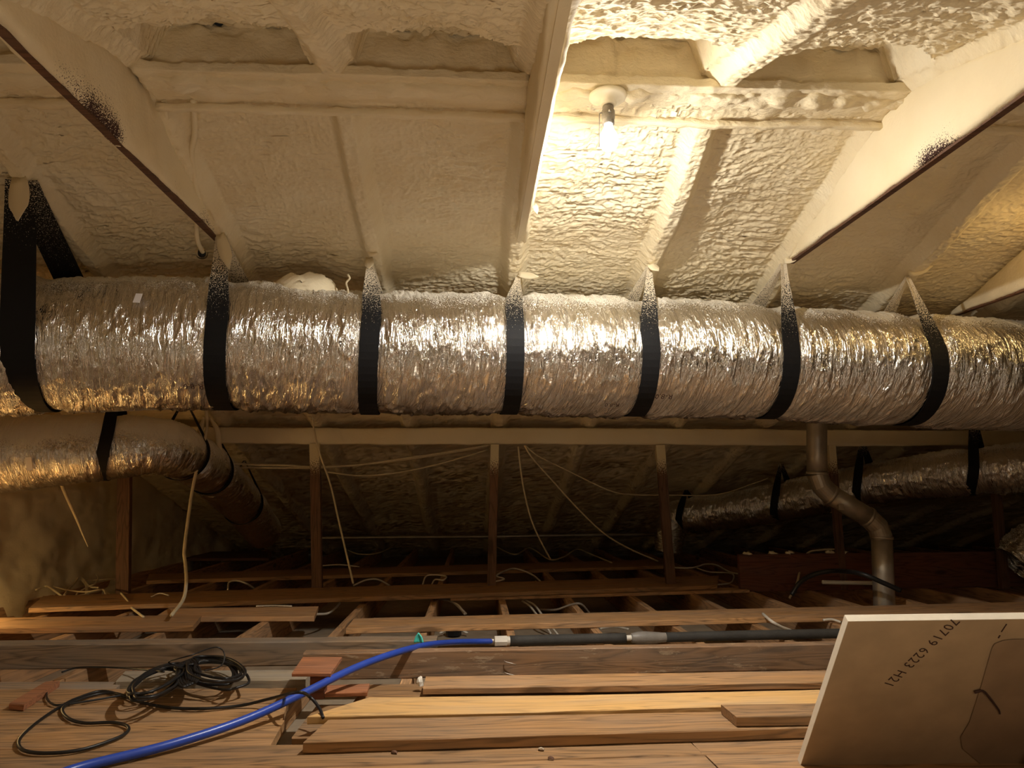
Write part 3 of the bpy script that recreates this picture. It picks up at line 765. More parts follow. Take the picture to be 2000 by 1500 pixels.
# ================================================================== flue pipe
FY = 4.15
fl_pts = [at_y(1594, 700, FY), at_y(1595, 850, FY), at_y(1596, 925, FY), at_y(1604, 948, FY), at_y(1622, 966, FY), at_y(1695, 1010, FY), at_y(1714, 1028, FY), at_y(1722, 1050, FY), at_y(1727, 1180, FY), at_y(1730, 1222, FY)]
flue = empty('flue_pipe', fl_pts[-1]); tag(flue, 'grey metal flue pipe with two elbows dropping through the joists at right', 'pipe')
RF = .058
child('upper_pipe', tube_mesh('upper_pipe', [Vector((fl_pts[0].x, FY, roof_z(FY)+.02)), fl_pts[1], fl_pts[2]], RF, 24, 2), M_GALV, flue, True)
child('elbow', tube_mesh('elbow', fl_pts[2:5], RF+.002, 24, 4, smooth=False), M_GALV, flue)
child('sloping_pipe', tube_mesh('sloping_pipe', [fl_pts[4], fl_pts[5]], RF, 24, 2), M_GALV, flue, True)
child('elbow', tube_mesh('elbow', fl_pts[5:8], RF+.002, 24, 4, smooth=False), M_GALV, flue)
child('lower_pipe', tube_mesh('lower_pipe', [fl_pts[7], fl_pts[8], fl_pts[9]], RF, 24, 2), M_GALV, flue, True)
for a, b in ((fl_pts[1], fl_pts[2]), (fl_pts[4], fl_pts[5]), (fl_pts[5], fl_pts[4]), (fl_pts[7], fl_pts[8])):
    d = (b-a).normalized(); q = fl_pts[2] if a is fl_pts[1] else a
    child('joint_band', tube_mesh('joint_band', [q-d*.008, q+d*.008], RF+.005, 24, 2), M_GALV, flue, True)
m_ = at_y(1632, 990, FY); child('clip', box_mesh('clip', (m_.x-.016, m_.y-RF-.008, m_.z-.016), (m_.x+.016, m_.y-RF+.004, m_.z+.016)), M_GALV, flue)

# ================================================================== lamp at the ridge
def lamp(px, loc, label, strength, group='bare bulb lampholders', mat_col=BULB_COL):
    x, y, z = loc
    root = empty('ceiling_lamp', loc); tag(root, label, 'lamp')
    V, Fc = lathe([(.0, 0), (.059, 0), (.061, -.006), (.052, -.014), (.027, -.019), (.026, -.032), (.023, -.036), (.0, -.036)], 32)
    link('lampholder', mesh_py('lampholder', V, Fc), M_PORC, root, True)
    V, Fc = lathe([(.0, -.036), (.016, -.036), (.018, -.042), (.0175, -.05), (.021, -.055), (.021, -.078), (.019, -.083), (.019, -.098), (.0, -.099)], 20)
    sk = link('socket', mesh_py('socket', V, Fc), M_BRASS, root, True)
    kn = tube_mesh('switch_knob', [(.0, -.018, -.064), (.004, -.028, -.064)], .006, 8, 2); link('switch_knob', kn, M_BRASS, sk)
    V, Fc = lathe([(.0, -.097), (.013, -.098), (.014, -.108), (.018, -.118), (.025, -.131), (.0295, -.146), (.030, -.155), (.027, -.168), (.019, -.179), (.009, -.184), (.001, -.185)], 20)
    b_ = link('bulb', mesh_py('bulb', V, Fc), emit_mat('lit_bulb_dome', mat_col, strength), root, True)
    b_.data.materials.append(emit_mat('lit_bulb_neck', mat_col, min(strength*.03, 12)))   # an LED bulb throws most of its light down through the dome
    for f_ in b_.data.polygons: f_.material_index = 1 if f_.center.z > -.165 else 0
    pts = [Vector((-.021, -.01, -.066)), Vector((-.030, -.015, -.074)), Vector((-.031, -.016, -.12)), Vector((-.032, -.016, -.182))]
    link('pull_chain', tube_mesh('pull_chain', pts, lambda t: .0013+.0009*(int(t*60) % 2)+(.0015 if t > .95 else 0), 6, 20), M_BRASS, sk, True)
    return root
lp = at_z(1187, 186, 1.888)
lamp(None, (lp.x, lp.y, 1.888), 'bright bare bulb in a round lampholder under the ridge', BULB_MAIN)
lamp(None, (2.22, 2.52, 1.87), 'bare bulb hidden past the right edge near the ridge', BULB_RIGHT, mat_col=(1, .66, .26))
lamp(None, (-2.50, 3.45, .36), 'bare bulb hung low past the left edge', BULB_LEFT, mat_col=(1, .66, .26))
lamp(None, (.9, -.6, 1.05), 'added fill bulb out of view under the near roof slope', FILL_BACK)  # unseen bulb added as fill for the floor, duct and shaded roof
cable('lamp_cord', [(.9, -.6, 1.05), (.9, -.6, roof_z(-.6)+.05)], .004, M_WHITEC, 'short cord of the added fill bulb under the near roof slope')
cable('lamp_cord', [(-2.50, 3.45, .36), (-2.6, 3.40, .6), (-2.66, 3.2, 1.0), (-2.66, 2.55, roof_z(2.55))], .004, M_WHITEC, 'cord the low left bulb hangs from')
# added fill: area light shining up through the hatch opening
hl = bpy.data.lights.new('hatch_fill', 'AREA'); hl.shape = 'RECTANGLE'; hl.size = 1.2; hl.size_y = .9; hl.energy = FILL_HATCH; hl.color = (1, .80, .58)
ho = bpy.data.objects.new('hatch_fill', hl); COL.objects.link(ho); ho.location = (.07, 0, -.2); ho.rotation_euler = (math.pi, 0, 0)

# ================================================================== cables on the foam roof
def roof_cable(name, pts, r, label, off=-.0, mat=None):
    return cable(name, [at_roof(x, y, o)+Vector((0, 0, 0)) for x, y, o in pts], r, mat or M_FOAM_S, label)
roof_cable('roof_cable', [(378, 196, .0), (380, 260, .035), (374, 300, .02), (380, 350, .0), (388, 400, -.01), (384, 440, -.005), (386, 470, -.03), (396, 492, -.03)], .010, 'foam-coated cable running down the roof left of the rafter')
roof_cable('roof_cable', [(320, 196, .01), (332, 270, .02), (352, 350, .02), (378, 415, .005), (384, 440, .0)], .009, 'thick foam-buried cable merging with another beside the left collar tie')
p = at_roof(398, 494, -.02)
o = link('conduit_stub', tube_mesh('conduit_stub', [p+Vector((-.03, .05, .02)), p+Vector((.0, -.02, -.01))], .024, 14, 3, cap=False), M_FOAM_S, None, True); recentre(o); tag(o, 'foam-covered open conduit stub beside the thick strap top', 'conduit')
o = link('conduit_hole', tube_mesh('conduit_hole', [p+Vector((-.02, .03, .012)), p+Vector((.001, -.022, -.011))], .016, 12, 3), M_BLACKBOX, o, True); o.matrix_parent_inverse = Matrix.Translation(o.parent.location).inverted()
o.name = 'dark_opening'
p = at_roof(728, 491, .012)
V, Fc = lathe([(.0, 0), (.010, 0), (.012, .004), (.022, .004), (.026, -.004), (.022, -.010), (.011, -.010), (.0, -.003)], 18)
kn = link('knot_hole', mesh_py('knot_hole', V, Fc), M_FOAM_S, None, True); kn.location = p; kn.rotation_euler = (math.radians(65), 0, 0); tag(kn, 'foam-rimmed round hole above the third strap', 'hole')
V, Fc = lathe([(.0, -.012), (.014, -.012), (.013, -.006), (.0, -.004)], 14); link('dark_opening', mesh_py('dark_opening', V, Fc), M_BLACKBOX, kn, True)
p = at_roof(1043, 400, .02)
o = link('foam_tag', flap(p, .045, .022, (.3, -.4, -1), .01, 'foam_tag'), M_FOAM_S, None, True); recentre(o); tag(o, 'little torn foam tag hanging right of the middle collar tie', 'foam tag')

# ================================================================== hanging cables behind the duct
def hang(pts, r, mat, label, group=None, nm='cable'):
    return cable(nm, [at_y(x, y, Y) for x, y, Y in pts], r, mat, label, 'cable', group)
hang([(403, 800, 4.35), (404, 838, 4.35), (392, 890, 4.35), (378, 945, 4.3), (368, 1010, 4.2), (360, 1075, 4.1), (362, 1100, 4.05), (364, 1135, 3.95), (358, 1170, 3.8), (335, 1202, 3.6)], .009, M_CREAM, 'thick cream cable hanging from the purlin to the boards, left')
hang([(610, 812, 4.6), (614, 842, 4.62), (625, 888, 4.62), (645, 945, 4.6), (660, 1010, 4.5), (675, 1075, 4.4), (690, 1140, 4.25)], .006, M_CREAM, 'straight thin cream cable slanting down beside the second post')
hang([(398, 815, 4.55), (392, 840, 4.55), (386, 860, 4.55)], lambda t: .006+.012*math.sin(math.pi*t), M_FOAM_S, 'short foam-stiff strap end hanging left of the cream cable', nm='strap_end')
hang([(410, 815, 4.55), (424, 840, 4.55), (428, 870, 4.6), (438, 905, 4.65)], lambda t: .006+.012*math.sin(math.pi*t), M_FOAM_S, 'curved foam-stiff strap end hanging right of the cream cable', nm='strap_end')
hang([(118, 940, 4.2), (130, 970, 4.2), (150, 1015, 4.2), (160, 1040, 4.2), (172, 1068, 4.2)], lambda t: .011*(1-.75*t), M_CREAM, 'tapering stiff cord hanging under the left branch duct', nm='cord')
hang([(1012, 872, 4.7), (1015, 900, 4.7), (1022, 950, 4.75), (1036, 1010, 4.8), (1055, 1055, 4.85), (1075, 1092, 4.9)], .0055, M_CREAM, 'leftmost of three cream cables fanning down from the purlin')
hang([(1024, 870, 4.7), (1040, 895, 4.7), (1080, 940, 4.8), (1130, 995, 4.9), (1180, 1042, 5.0), (1230, 1072, 5.1), (1285, 1096, 5.2)], .0055, M_CREAM, 'steep middle cable of three fanning down from the purlin')
hang([(1026, 870, 4.7), (1050, 890, 4.7), (1110, 920, 4.8), (1190, 958, 4.9), (1235, 966, 5.0), (1300, 967, 5.1), (1400, 966, 5.2), (1470, 945, 5.3), (1500, 934, 5.3)], .004, M_CREAM, 'thin cable sweeping right from the purlin past the leaning post')
hang([(448, 905, 4.85), (500, 908, 4.85), (560, 909, 4.85), (612, 912, 4.85), (700, 908, 4.85), (800, 894, 4.85), (880, 882, 4.85), (958, 869, 4.8)], .0075, M_CREAM, 'upper cream cable strung level below the purlin, middle left')
hang([(470, 913, 4.9), (560, 914, 4.9), (640, 913, 4.9), (740, 904, 4.9), (850, 889, 4.9), (950, 872, 4.85)], .0065, M_CREAM, 'second cream cable strung close under the upper level one')
hang([(640, 922, 4.9), (700, 929, 4.9), (770, 924, 4.9), (850, 908, 4.9), (955, 878, 4.85)], .006, M_CREAM, 'lowest sagging cream cable between the second and middle posts')

# ================================================================== boards over the joists, far to near
plank('board', [(268, 1079), (520, 1076), (525, 1090), (262, 1091)], .03, .025, W_DARK, 'dim board far back under the bent branch duct')
plank('board', [(292, 1121), (1298, 1092), (1296, 1105), (286, 1134)], .025, .025, W_GREY, 'long dim board crossing behind the posts')
plank('board', [(900, 1142), (1448, 1148), (1464, 1152), (880, 1168)], .018, .018, W_PLANK, 'pale board end poking out right from under the long dark board')
plank('board', [(85, 1164), (1404, 1124), (1400, 1143), (56, 1188)], .045, .024, W_GREY, 'long dark board from the left wall to the leaning post')
plank('board', [(330, 1188), (622, 1184), (614, 1204), (300, 1206)], .025, .024, W_PLANK, 'short dark board with angled end left of centre')
plank('board', [(-420, 1212), (395, 1201), (377, 1222), (-420, 1232)], .03, .026, W_PLANK, 'warm orange board entering from the left edge')
plank('board', [(692, 1208), (2380, 1166), (2380, 1184), (676, 1227)], .03, .026, W_PLANK, 'long warm board crossing from centre behind the white panel')
# dam board at right
a = at_z(1447, 1156, 0); b = at_z(2300, 1140, 0); h = .235
o = board_core('dam_board', [(a.x, a.y+.038, h), (b.x, b.y+.038, h), (b.x, b.y, h), (a.x, a.y, h)], h, W_RED); tag(o, 'wide red-brown board on edge with foam crumbs on top at right', 'board')
rs_ = random.Random(4)
crumb_me = []
for i in range(5):
    V, Fc = lathe([(.0, 0), (.016, 0), (.02, .006), (.012, .014), (.0, .016)], 8); V = np.array(V)+.006*np.array([[rs_.uniform(-1, 1) for _ in range(3)] for _ in V]); V[:, 0] *= 1.6
    u = [.02, .075, .11, .20, .23][i]; pp = a.lerp(b, u)
    c = link('foam_crumb', mesh_py('foam_crumb', V, Fc), M_FOAM_S, None, True); c.location = (pp.x, pp.y+.018, h)
    tag(c, 'small foam crumb on top of the wide red-brown board', 'foam crumb', 'foam crumbs on the red-brown board')

# beam 1 (left) and beam 2 (right)
def beam(name, x0, x1, yfl, yfr, depth, h, mat, label, z0=0.0):
    """beam on the joists: front foot seen from (x0,yfl) to (x1,yfr)"""
    a = at_z(x0, yfl, z0); b = at_z(x1, yfr, z0); d = Vector((-(b-a).y, (b-a).x, 0)).normalized()*depth; up = Vector((0, 0, h))
    o = board_core(name, [a+d+up, b+d+up, b+up, a+up], h, mat, ch=.004, rough=.0015); return tag(o, label, 'beam')
beam('ceiling_beam', -400, 852, 1314, 1297, .085, .088, W_BEAM_G, 'long greyish beam on the joists at left behind the black cable')
beam('ceiling_beam', 590, 1900, 1330, 1303, .05, .092, W_BEAM, 'stained beam with pale top edge carrying the blue and black pipe')
plank('board', [(245, 1310), (612, 1308), (596, 1328), (226, 1331)], .036, .036, W_PALE, 'pale grey board lying in front of the greyish beam under the cable coil')

# left deck and front deck: each plank a part of the deck
deck = empty('floor_deck', at_z(700, 1450, 0)); tag(deck, 'worn attic floor deck of wide planks across the joists in front', 'deck')
def deck_plank(px4, mat=W_DECK, z=.026, th=.025):
    c4 = [at_z(*p, z) for p in px4]; o = board_core('plank', c4, th, mat, ch=.0035)
    mw = o.matrix_world.copy(); o.parent = deck; o.matrix_parent_inverse = Matrix.Translation(deck.location).inverted(); return o
deck_plank([(-300, 1332), (240, 1331), (225, 1346), (-300, 1348)], W_BEAM_G)
deck_plank([(-300, 1349), (580, 1343), (562, 1373), (-300, 1378)])
deck_plank([(-300, 1379.5), (560, 1374.5), (552, 1404), (-300, 1421)])
deck_plank([(-300, 1422.5), (556, 1405.5), (528, 1456), (-300, 1468)])
deck_plank([(-300, 1469.5), (1338, 1441), (1375, 1474), (-300, 1524)])
deck_plank([(-300, 1525.5), (1376, 1475.5), (1420, 1520), (-300, 1600)])
deck_plank([(1342, 1440.5), (2300, 1424), (2300, 1458), (1372, 1473)], W_GREY)
deck_plank([(1378, 1475), (2300, 1460), (2300, 1500), (1420, 1516)])
deck_plank([(1422, 1518), (2300, 1502), (2300, 1600), (1470, 1625)])
deck_plank([(720, 1336), (1700, 1326), (1700, 1352), (690, 1370)], W_GREY, .006, .02)
deck_plank([(620, 1376), (1760, 1356), (1800, 1424), (570, 1440)], W_DECK, .002, .02)
# loose planks at front right
plank('plank', [(832, 1321), (1720, 1308), (1720, 1331), (826, 1344)], .045, .02, W_PLANK, 'narrow tan plank at the foot of the stained beam')
plank('plank', [(722, 1362), (1720, 1343), (1720, 1369), (600, 1400)], (.052, .058), .02, W_YELLOW, 'bright fresh yellow plank with a tapered left end', sag=-.004)
plank('plank', [(642, 1405), (1760, 1383), (1760, 1416), (592, 1450)], (.054, .054), .026, W_GREY, 'broad weathered plank lying loose in front of the yellow one')
plank('plank', [(1408, 1376), (1760, 1370), (1760, 1395), (1438, 1400)], .080, .024, W_GREY, 'short dark plank offcut on the weathered plank beside the white panel')

# small wood scraps
stub = board_core('wood_stub', [at_z(604, 1368, .026)+Vector((0, .05, .075)), at_z(632, 1366, .026)+Vector((0, .05, .075)), at_z(632, 1366, .026)+Vector((0, 0, .075)), at_z(604, 1368, .026)+Vector((0, 0, .075))], .075, W_RED); tag(stub, 'small upright red-brown wood block under the plywood square', 'wood block')
zt = .026+.075+.010
plank('plywood_square', [(592, 1283), (668, 1283), (646, 1315), (570, 1315)], zt, .010, W_PLY, 'small red plywood square perched on the upright block', 'wood scrap')
plank('plywood_scrap', [(636, 1338), (722, 1335), (717, 1352), (628, 1354)], .040, .012, W_PLY, 'red plywood scrap lying beside the upright block', 'wood scrap')
plank('wood_wedge', [(90, 1331), (117, 1330), (47, 1376), (18, 1374)], (.045, .045), .018, W_PLY, 'reddish wedge-shaped wood offcut on the left deck', 'wood scrap')

# ================================================================== blue pipe run
HZ, HL = .092, .0215
def bl(x, y, z): return at_z(x, y, z)
bp = [bl(60, 1535, .040), bl(160, 1498, .040), bl(330, 1455, .045), bl(470, 1409, .055), bl(580, 1360, .075), bl(690, 1306, .10), bl(770, 1276, HZ+.016), bl(835, 1259.5, .085), bl(890, 1254, .05), bl(930, 1253, .028), bl(962, 1252.5, HL)]
cable('blue_pipe', bp, .0112, M_BLUE, 'bright blue plastic pipe curving over the deck onto the beam', 'pipe', n=14, seg=16)
lag_px = [(955, 1252.5), (1012, 1251), (1110, 1248.5), (1222, 1246), (1290, 1245), (1450, 1241), (1700, 1236)]
def lagp(x):
    for (x0, y0), (x1, y1) in zip(lag_px, lag_px[1:]):
        if x <= x1: return bl(x, y0+(y1-y0)*(x-x0)/(x1-x0), HL)
    return bl(x, lag_px[-1][1], HL)
def along(*xs): return [lagp(x) for x in xs]
con = empty('pipe_coupling', lagp(985)); tag(con, 'white plastic coupling joining the blue pipe to the black-lagged one', 'pipe fitting')
child('collar', tube_mesh('collar', along(956, 968), .0140, 18, 2), M_GALV, con, True)
child('nut', tube_mesh('nut', along(966, 990), .0210, 8, 2), M_WHITEPL, con)
child('sleeve', tube_mesh('sleeve', along(988, 1012), lambda t: .0185-.003*t, 18, 3), M_WHITEPL, con, True)
lag = empty('lagged_pipe', lagp(1110)); tag(lag, 'black foam-lagged pipe lying along behind the stained beam', 'pipe')
child('inner_pipe', tube_mesh('inner_pipe', along(1004, 1110, 1222, 1290, 1450, 1690), .012, 14, 6), M_WHITEPL, lag, True)
child('foam_sleeve', tube_mesh('foam_sleeve', along(996, 1110, 1222), .0213, 18, 6), M_FOAMTUBE, lag, True)
child('foam_sleeve', tube_mesh('foam_sleeve', along(1300, 1450, 1700), .0210, 18, 6), M_FOAMTUBE, lag, True)
tp = child('tape_wrap', tube_mesh('tape_wrap', along(1233, 1250, 1280, 1325), lambda t: .0195+.007*math.sin(math.pi*min(1, t*1.2)), 16, 8), M_GREYTAPE, lag, True); tp['label'] = 'crumpled grey tape wrap'
# turquoise tuft by the pipe
tf = empty('turquoise_tuft', bl(816, 1256, HZ)); tag(tf, 'small bright turquoise plastic tuft standing by the blue pipe', 'tuft')
for i in range(6):
    a_ = i/6*math.pi; q = bl(816, 1256, HZ)+Vector((0, .028, 0)); top = q+Vector((0, 0, .030))
    child('strand', tube_mesh('strand', [q+Vector((.016*math.cos(a_), .006*math.sin(a_), -.004)), q+Vector((.011*math.cos(a_), .005*math.sin(a_), .014)), top], lambda t: .0045*(1-.35*t), 7, 4), M_TEAL, tf, True)
# white chip by the plank end
V, Fc = lathe([(.0, 0), (.011, 0), (.013, .012), (.008, .024), (.0, .026)], 7); V = np.array(V)+.003*rng.uniform(-1, 1, (len(V), 3))
o = link('foam_chip', mesh_py('foam_chip', V, Fc), M_WHITEPL, None); o.location = at_z(820, 1338, .026); tag(o, 'pale foam chip at the left end of the narrow tan plank', 'foam chip')
# staples in beam
for i, yy in enumerate((1291, 1313)):
    q = at_y(985, yy, at_z(985, 1322, 0).y-.004); o = cable('staple', [q, q+Vector((.006, -.006, -.002)), q+Vector((.040, -.010, -.010))], .0018, M_GALV, ['upper', 'lower'][i]+' bent wire staple sticking out of the stained beam', 'staple', n=3, seg=5)

# ================================================================== black cable coil and loose loops
def cz(x, y, z): return at_z(x, y, z)
rl = random.Random(3); coil = []
def lobe(cx, cy, rx_, ry_, rot, z, a0, turns=1.0, n=14, jit=3):
    out = []
    for i in range(int(n*turns)+1):
        a_ = a0+2*math.pi*i/n; u = rx_*math.cos(a_)+rl.uniform(-jit, jit); v = ry_*math.sin(a_)+rl.uniform(-jit*.4, jit*.4)
        out.append(cz(cx+u*math.cos(rot)-v*math.sin(rot), cy+u*math.sin(rot)+v*math.cos(rot), z+.012*math.sin(a_*.5+z*90)+rl.uniform(0, .006)))
    return out
for k in range(8):
    z = .05+.006*k
    coil += lobe(305+rl.uniform(-10, 10), 1335+rl.uniform(-6, 6)-k*1.2, 58+rl.uniform(-14, 6), 22+rl.uniform(-6, 4), -.42, z, math.radians(-25), 1.0)
    coil += lobe(415+rl.uniform(-10, 10), 1318+rl.uniform(-6, 5)-k*1.8, 62+rl.uniform(-16, 4), 22+rl.uniform(-6, 5), .12, z+.008, math.radians(200), 1.0)
co = empty('cable_coil', at_z(365, 1335, .04)); tag(co, 'tangled coil of black cable tied in the middle on the pale board', 'cable')
child('coiled_cable', tube_mesh('coiled_cable', coil, .0042, 6, 4), M_BLACKC, co, True)
tie = []
for k in range(5):
    for i in range(10):
        a_ = 2*math.pi*i/10; tie.append(cz(358+k*5+13*math.cos(a_), 1318+24*math.sin(a_)-2*k, .095+.0*k))
child('cable_wrap', tube_mesh('cable_wrap', tie, .0042, 6, 4), M_BLACKC, co, True)
wisp = [cz(345, 1300, .10), cz(330, 1292, .12), cz(372, 1280, .15), cz(420, 1264, .15), cz(438, 1276, .13), cz(432, 1300, .10), cz(400, 1310, .10)]
child('loose_strand', tube_mesh('loose_strand', wisp, .0022, 6, 8), M_BLACKC, co, True)
loose = [cz(100, 1340, .045), cz(120, 1318, .04), cz(150, 1305, .05), (cz(230, 1304, .06)), cz(330, 1310, .08)]
cable('thin_black_cable', [cz(x, y, .034) for x, y in ((104, 1331), (92, 1350), (92, 1365), (105, 1376), (125, 1376), (180, 1368), (240, 1358), (300, 1352))][:8], .0032, M_BLACKC, 'thin black cable end looping over the wedge offcut')
cable('black_cable', [cz(x, y, .034) for x, y in ((250, 1362), (200, 1350), (150, 1364), (118, 1380), (80, 1405), (50, 1430), (36, 1450), (48, 1466), (95, 1471), (160, 1464), (220, 1445), (248, 1430), (248, 1418), (220, 1411), (165, 1412), (132, 1402), (122, 1385), (140, 1372), (190, 1356), (230, 1355), (270, 1370), (330, 1382), (400, 1384), (470, 1378))]
      + [cz(530, 1364, .06), cz(582, 1352, .112), cz(606, 1362, .085), cz(624, 1384, .062), cz(631, 1402, .050)], .0044, M_BLACKC, 'loose black cable looping over the deck and across the blue pipe', n=8)
cable('thin_black_cable', [cz(120, 1313, .03), cz(150, 1304, .04), cz(200, 1303, .05), cz(260, 1306, .06), cz(320, 1312, .09)], .0032, M_BLACKC, 'thin black cable running left from the coil past the greyish beam')

q = bl(262, 1484, .028); e_ = bl(279, 1478, .028)
nail = empty('nail', q); tag(nail, 'small steel nail lying on the deck beside the blue pipe', 'nail')
child('shank', tube_mesh('shank', [bl(250, 1489, .028), e_], .0014, 6, 2), M_GALV, nail)
child('nail_head', tube_mesh('nail_head', [e_, e_+(e_-q).normalized()*.0014], .0042, 8, 2), M_GALV, nail)
for (x, y), lab in (((1076, 1479), 'dark curled wood chip on the front deck plank'), ((1057, 1461), 'tiny pale wood chip on the front deck plank'), ((770, 1467), 'little dark pellet on the deck edge below the weathered plank')):
    o = plank('wood_chip', [(x-6, y-1), (x+6, y), (x+5, y+3), (x-5, y+2)], .031, .004, W_DARK if 'dark' in lab else W_PALE, lab, 'wood chip', sag=.003)

# ================================================================== cables among the joists
def jl(pts, r, mat, label, z=.03, group=None, nm='joist_cable'):
    return cable(nm, [at_z(p[0], p[1], p[2] if len(p) > 2 else z) for p in pts], r, mat, label, 'cable', group, n=8, seg=6)
jl([(445, 1152, 0), (447, 1138, .02), (460, 1134, .05), (480, 1139, .04), (500, 1151, -.02)], .006, M_WHITEC, 'white cable hoop behind the long dark board, left of centre')
jl([(690, 1144, .02), (715, 1133, .05), (738, 1132, .05), (762, 1144, .0)], .006, M_WHITEC, 'low white cable arch behind the long dark board, foot of the thin cable')
jl([(825, 1143, .0), (835, 1124, .05), (870, 1125, .06), (866, 1133, .05), (850, 1132, .04), (843, 1142, .0)], .0055, M_WHITEC, 'white cable loop rising left of the middle post')
jl([(958, 1138, .0), (985, 1131, .02), (970, 1124, .04), (998, 1111, .06), (1020, 1114, .05), (1042, 1124, .02), (1056, 1136, -.02)], .006, M_WHITEC, 'white cable arch right of the middle post')
jl([(966, 1066, .06), (1005, 1083, .04), (1035, 1070, .06), (1072, 1092, .03), (1100, 1088, .04), (1128, 1073, .07), (1160, 1085, .05), (1195, 1099, .03)], .007, M_CREAM, 'wavy cream cable lying across the far joists')
jl([(628, 1105, .04), (665, 1103, .05), (702, 1107, .03)], .005, M_WHITEC, 'short pale cable on the far board beside the second post')
jl([(680, 1075, .07), (700, 1082, .05), (730, 1082, .05), (755, 1074, .07), (775, 1062, .1)], .006, M_CREAM, 'sagging dim cable between the far joists, left of the middle post')
jl([(1300, 1108, .02), (1350, 1109, .03), (1378, 1102, .04), (1400, 1104, .04), (1425, 1117, .03), (1455, 1124, .02), (1476, 1140, .0)], .0065, M_WHITEC, 'white cable forking toward the red-brown board')
jl([(1360, 1109, .03), (1385, 1117, .02), (1428, 1120, .03), (1432, 1132, .02), (1420, 1140, .01), (1375, 1143, .03)], .005, M_WHITEC, 'white cable curling back on the board end, right of the leaning post')
hang([(1542, 1168, 4.5), (1556, 1140, 4.6), (1565, 1105, 4.75), (1578, 1080, 4.8), (1605, 1074, 4.85), (1635, 1074, 4.85), (1655, 1084, 4.83)], .007, M_CREAM, 'pale cable rising over the wide red-brown board')
hang([(1546, 1162, 4.3), (1562, 1138, 4.3), (1590, 1122, 4.3), (1630, 1115, 4.25), (1680, 1120, 4.0), (1725, 1138, 3.95), (1758, 1153, 3.95)], .014, M_BLACKC, 'thick black hose arching in front of the flue pipe', nm='black_hose')
o = cable('white_pipe', [at_y(1606, 1137, 4.35), at_y(1655, 1138, 4.35), at_y(1712, 1139, 4.35)], .012, M_WHITEPL, 'short pale pipe lying level behind the black hose', 'pipe')
jl([(858, 1170, -.02), (880, 1174, -.01), (896, 1186, -.03), (908, 1200, -.06)], .006, M_WHITEC, 'white cable pair dropping into the joist bay left of centre', group=None)
jl([(870, 1171, -.02), (892, 1180, -.01), (902, 1190, -.03), (911, 1199, -.06)], .006, M_WHITEC, 'inner white cable beside the pair left of centre')
jl([(1020, 1174, -.02), (1035, 1184, -.02), (1050, 1203, -.04), (1066, 1222, -.08), (1076, 1238, -.11)], .006, M_WHITEC, 'white cable plunging between the joists by the black lagging, left strand')
jl([(1026, 1172, -.02), (1044, 1182, -.02), (1058, 1200, -.04), (1078, 1225, -.09), (1090, 1240, -.12)], .006, M_WHITEC, 'white cable plunging between the joists by the black lagging, right strand')
jl([(1055, 1190, -.05), (1085, 1191, -.03), (1115, 1181, .005), (1135, 1180, .01), (1152, 1198, -.05)], .006, simple('grey_cable', (.22, .18, .14), .6), 'grey cable hopping over a joist in the centre')
jl([(1172, 1228, -.1), (1200, 1224, -.1), (1228, 1229, -.1)], .006, M_WHITEC, 'pale cable in the joist bay behind the grey tape wrap')
jl([(1490, 1199, .035), (1505, 1212, .03), (1525, 1224, .0), (1546, 1232, -.03)], .008, M_WHITEPL, 'white flat cable draped off the long warm board')
jl([(1608, 1211, .02), (1625, 1210, .02), (1642, 1215, .01)], .006, M_WHITEPL, 'white cable end beside the corner of the white panel')
jl([(500, 1184, .03), (535, 1183, .03), (570, 1184, .03)], .004, M_WHITEC, 'thin white cable lying along the short dark board')
jl([(615, 1200, .0), (640, 1198, -.02), (655, 1188, -.02), (664, 1178, .0)], .0065, M_WHITEC, 'white cable curling off the end of the short dark board')
jl([(295, 1166, .045), (312, 1159, .06), (330, 1163, .05)], .004, M_WHITEC, 'tiny bent white wire on the long dark board')
# left wire tangle
LT = [([(122, 1083, .14), (135, 1103, .10), (150, 1125, .06), (168, 1140, .04), (170, 1163, .02)], .011, 'thick bent cream cord on top of the left wire tangle'),
      ([(108, 1106, .10), (128, 1100, .12), (145, 1112, .10), (152, 1130, .06), (135, 1150, .03), (125, 1163, .02)], .007, 'cream wire arching from the left wall foam'),
      ([(112, 1112, .08), (135, 1109, .09), (160, 1128, .06), (175, 1145, .05), (192, 1148, .05)], .006, 'cream wire crossing the middle of the left tangle'),
      ([(185, 1120, .08), (192, 1128, .07), (186, 1140, .06), (172, 1146, .05), (152, 1158, .03), (148, 1166, .02)], .005, 'hook-ended pale wire in the left tangle'),
      ([(70, 1152, .06), (90, 1145, .07), (105, 1153, .06), (120, 1164, .04)], .006, 'pale wire bent over the foam at the left wall foot'),
      ([(100, 1144, .05), (130, 1152, .04), (165, 1156, .04), (200, 1152, .05), (218, 1164, .03)], .0045, 'thin wire lying low across the left tangle'),
      ([(155, 1164, .04), (190, 1154, .05), (202, 1152, .05), (207, 1163, .04)], .0055, 'white wire with a short drop at the tangle front'),
      ([(160, 1135, .05), (200, 1132, .05), (235, 1129, .05)], .0035, 'fine straight wire running to the leftmost post'),
      ([(236, 1158, .05), (248, 1172, .045), (256, 1186, .03), (280, 1205, .035)], .006, 'kinked pale wire running down over the long dark board')]
for pts, r_, lab in LT: jl(pts, r_, M_CREAM, lab, nm='loose_wire')
# eave pipe, far back
cable('eave_pipe', [at_y(598, 1051, 7.2), at_y(800, 1049, 7.2), at_y(960, 1048, 7.2), at_y(1150, 1045, 7.2), at_y(1330, 1044, 7.2)], .02, M_GALV, 'grey pipe running level along the far eave', 'pipe')
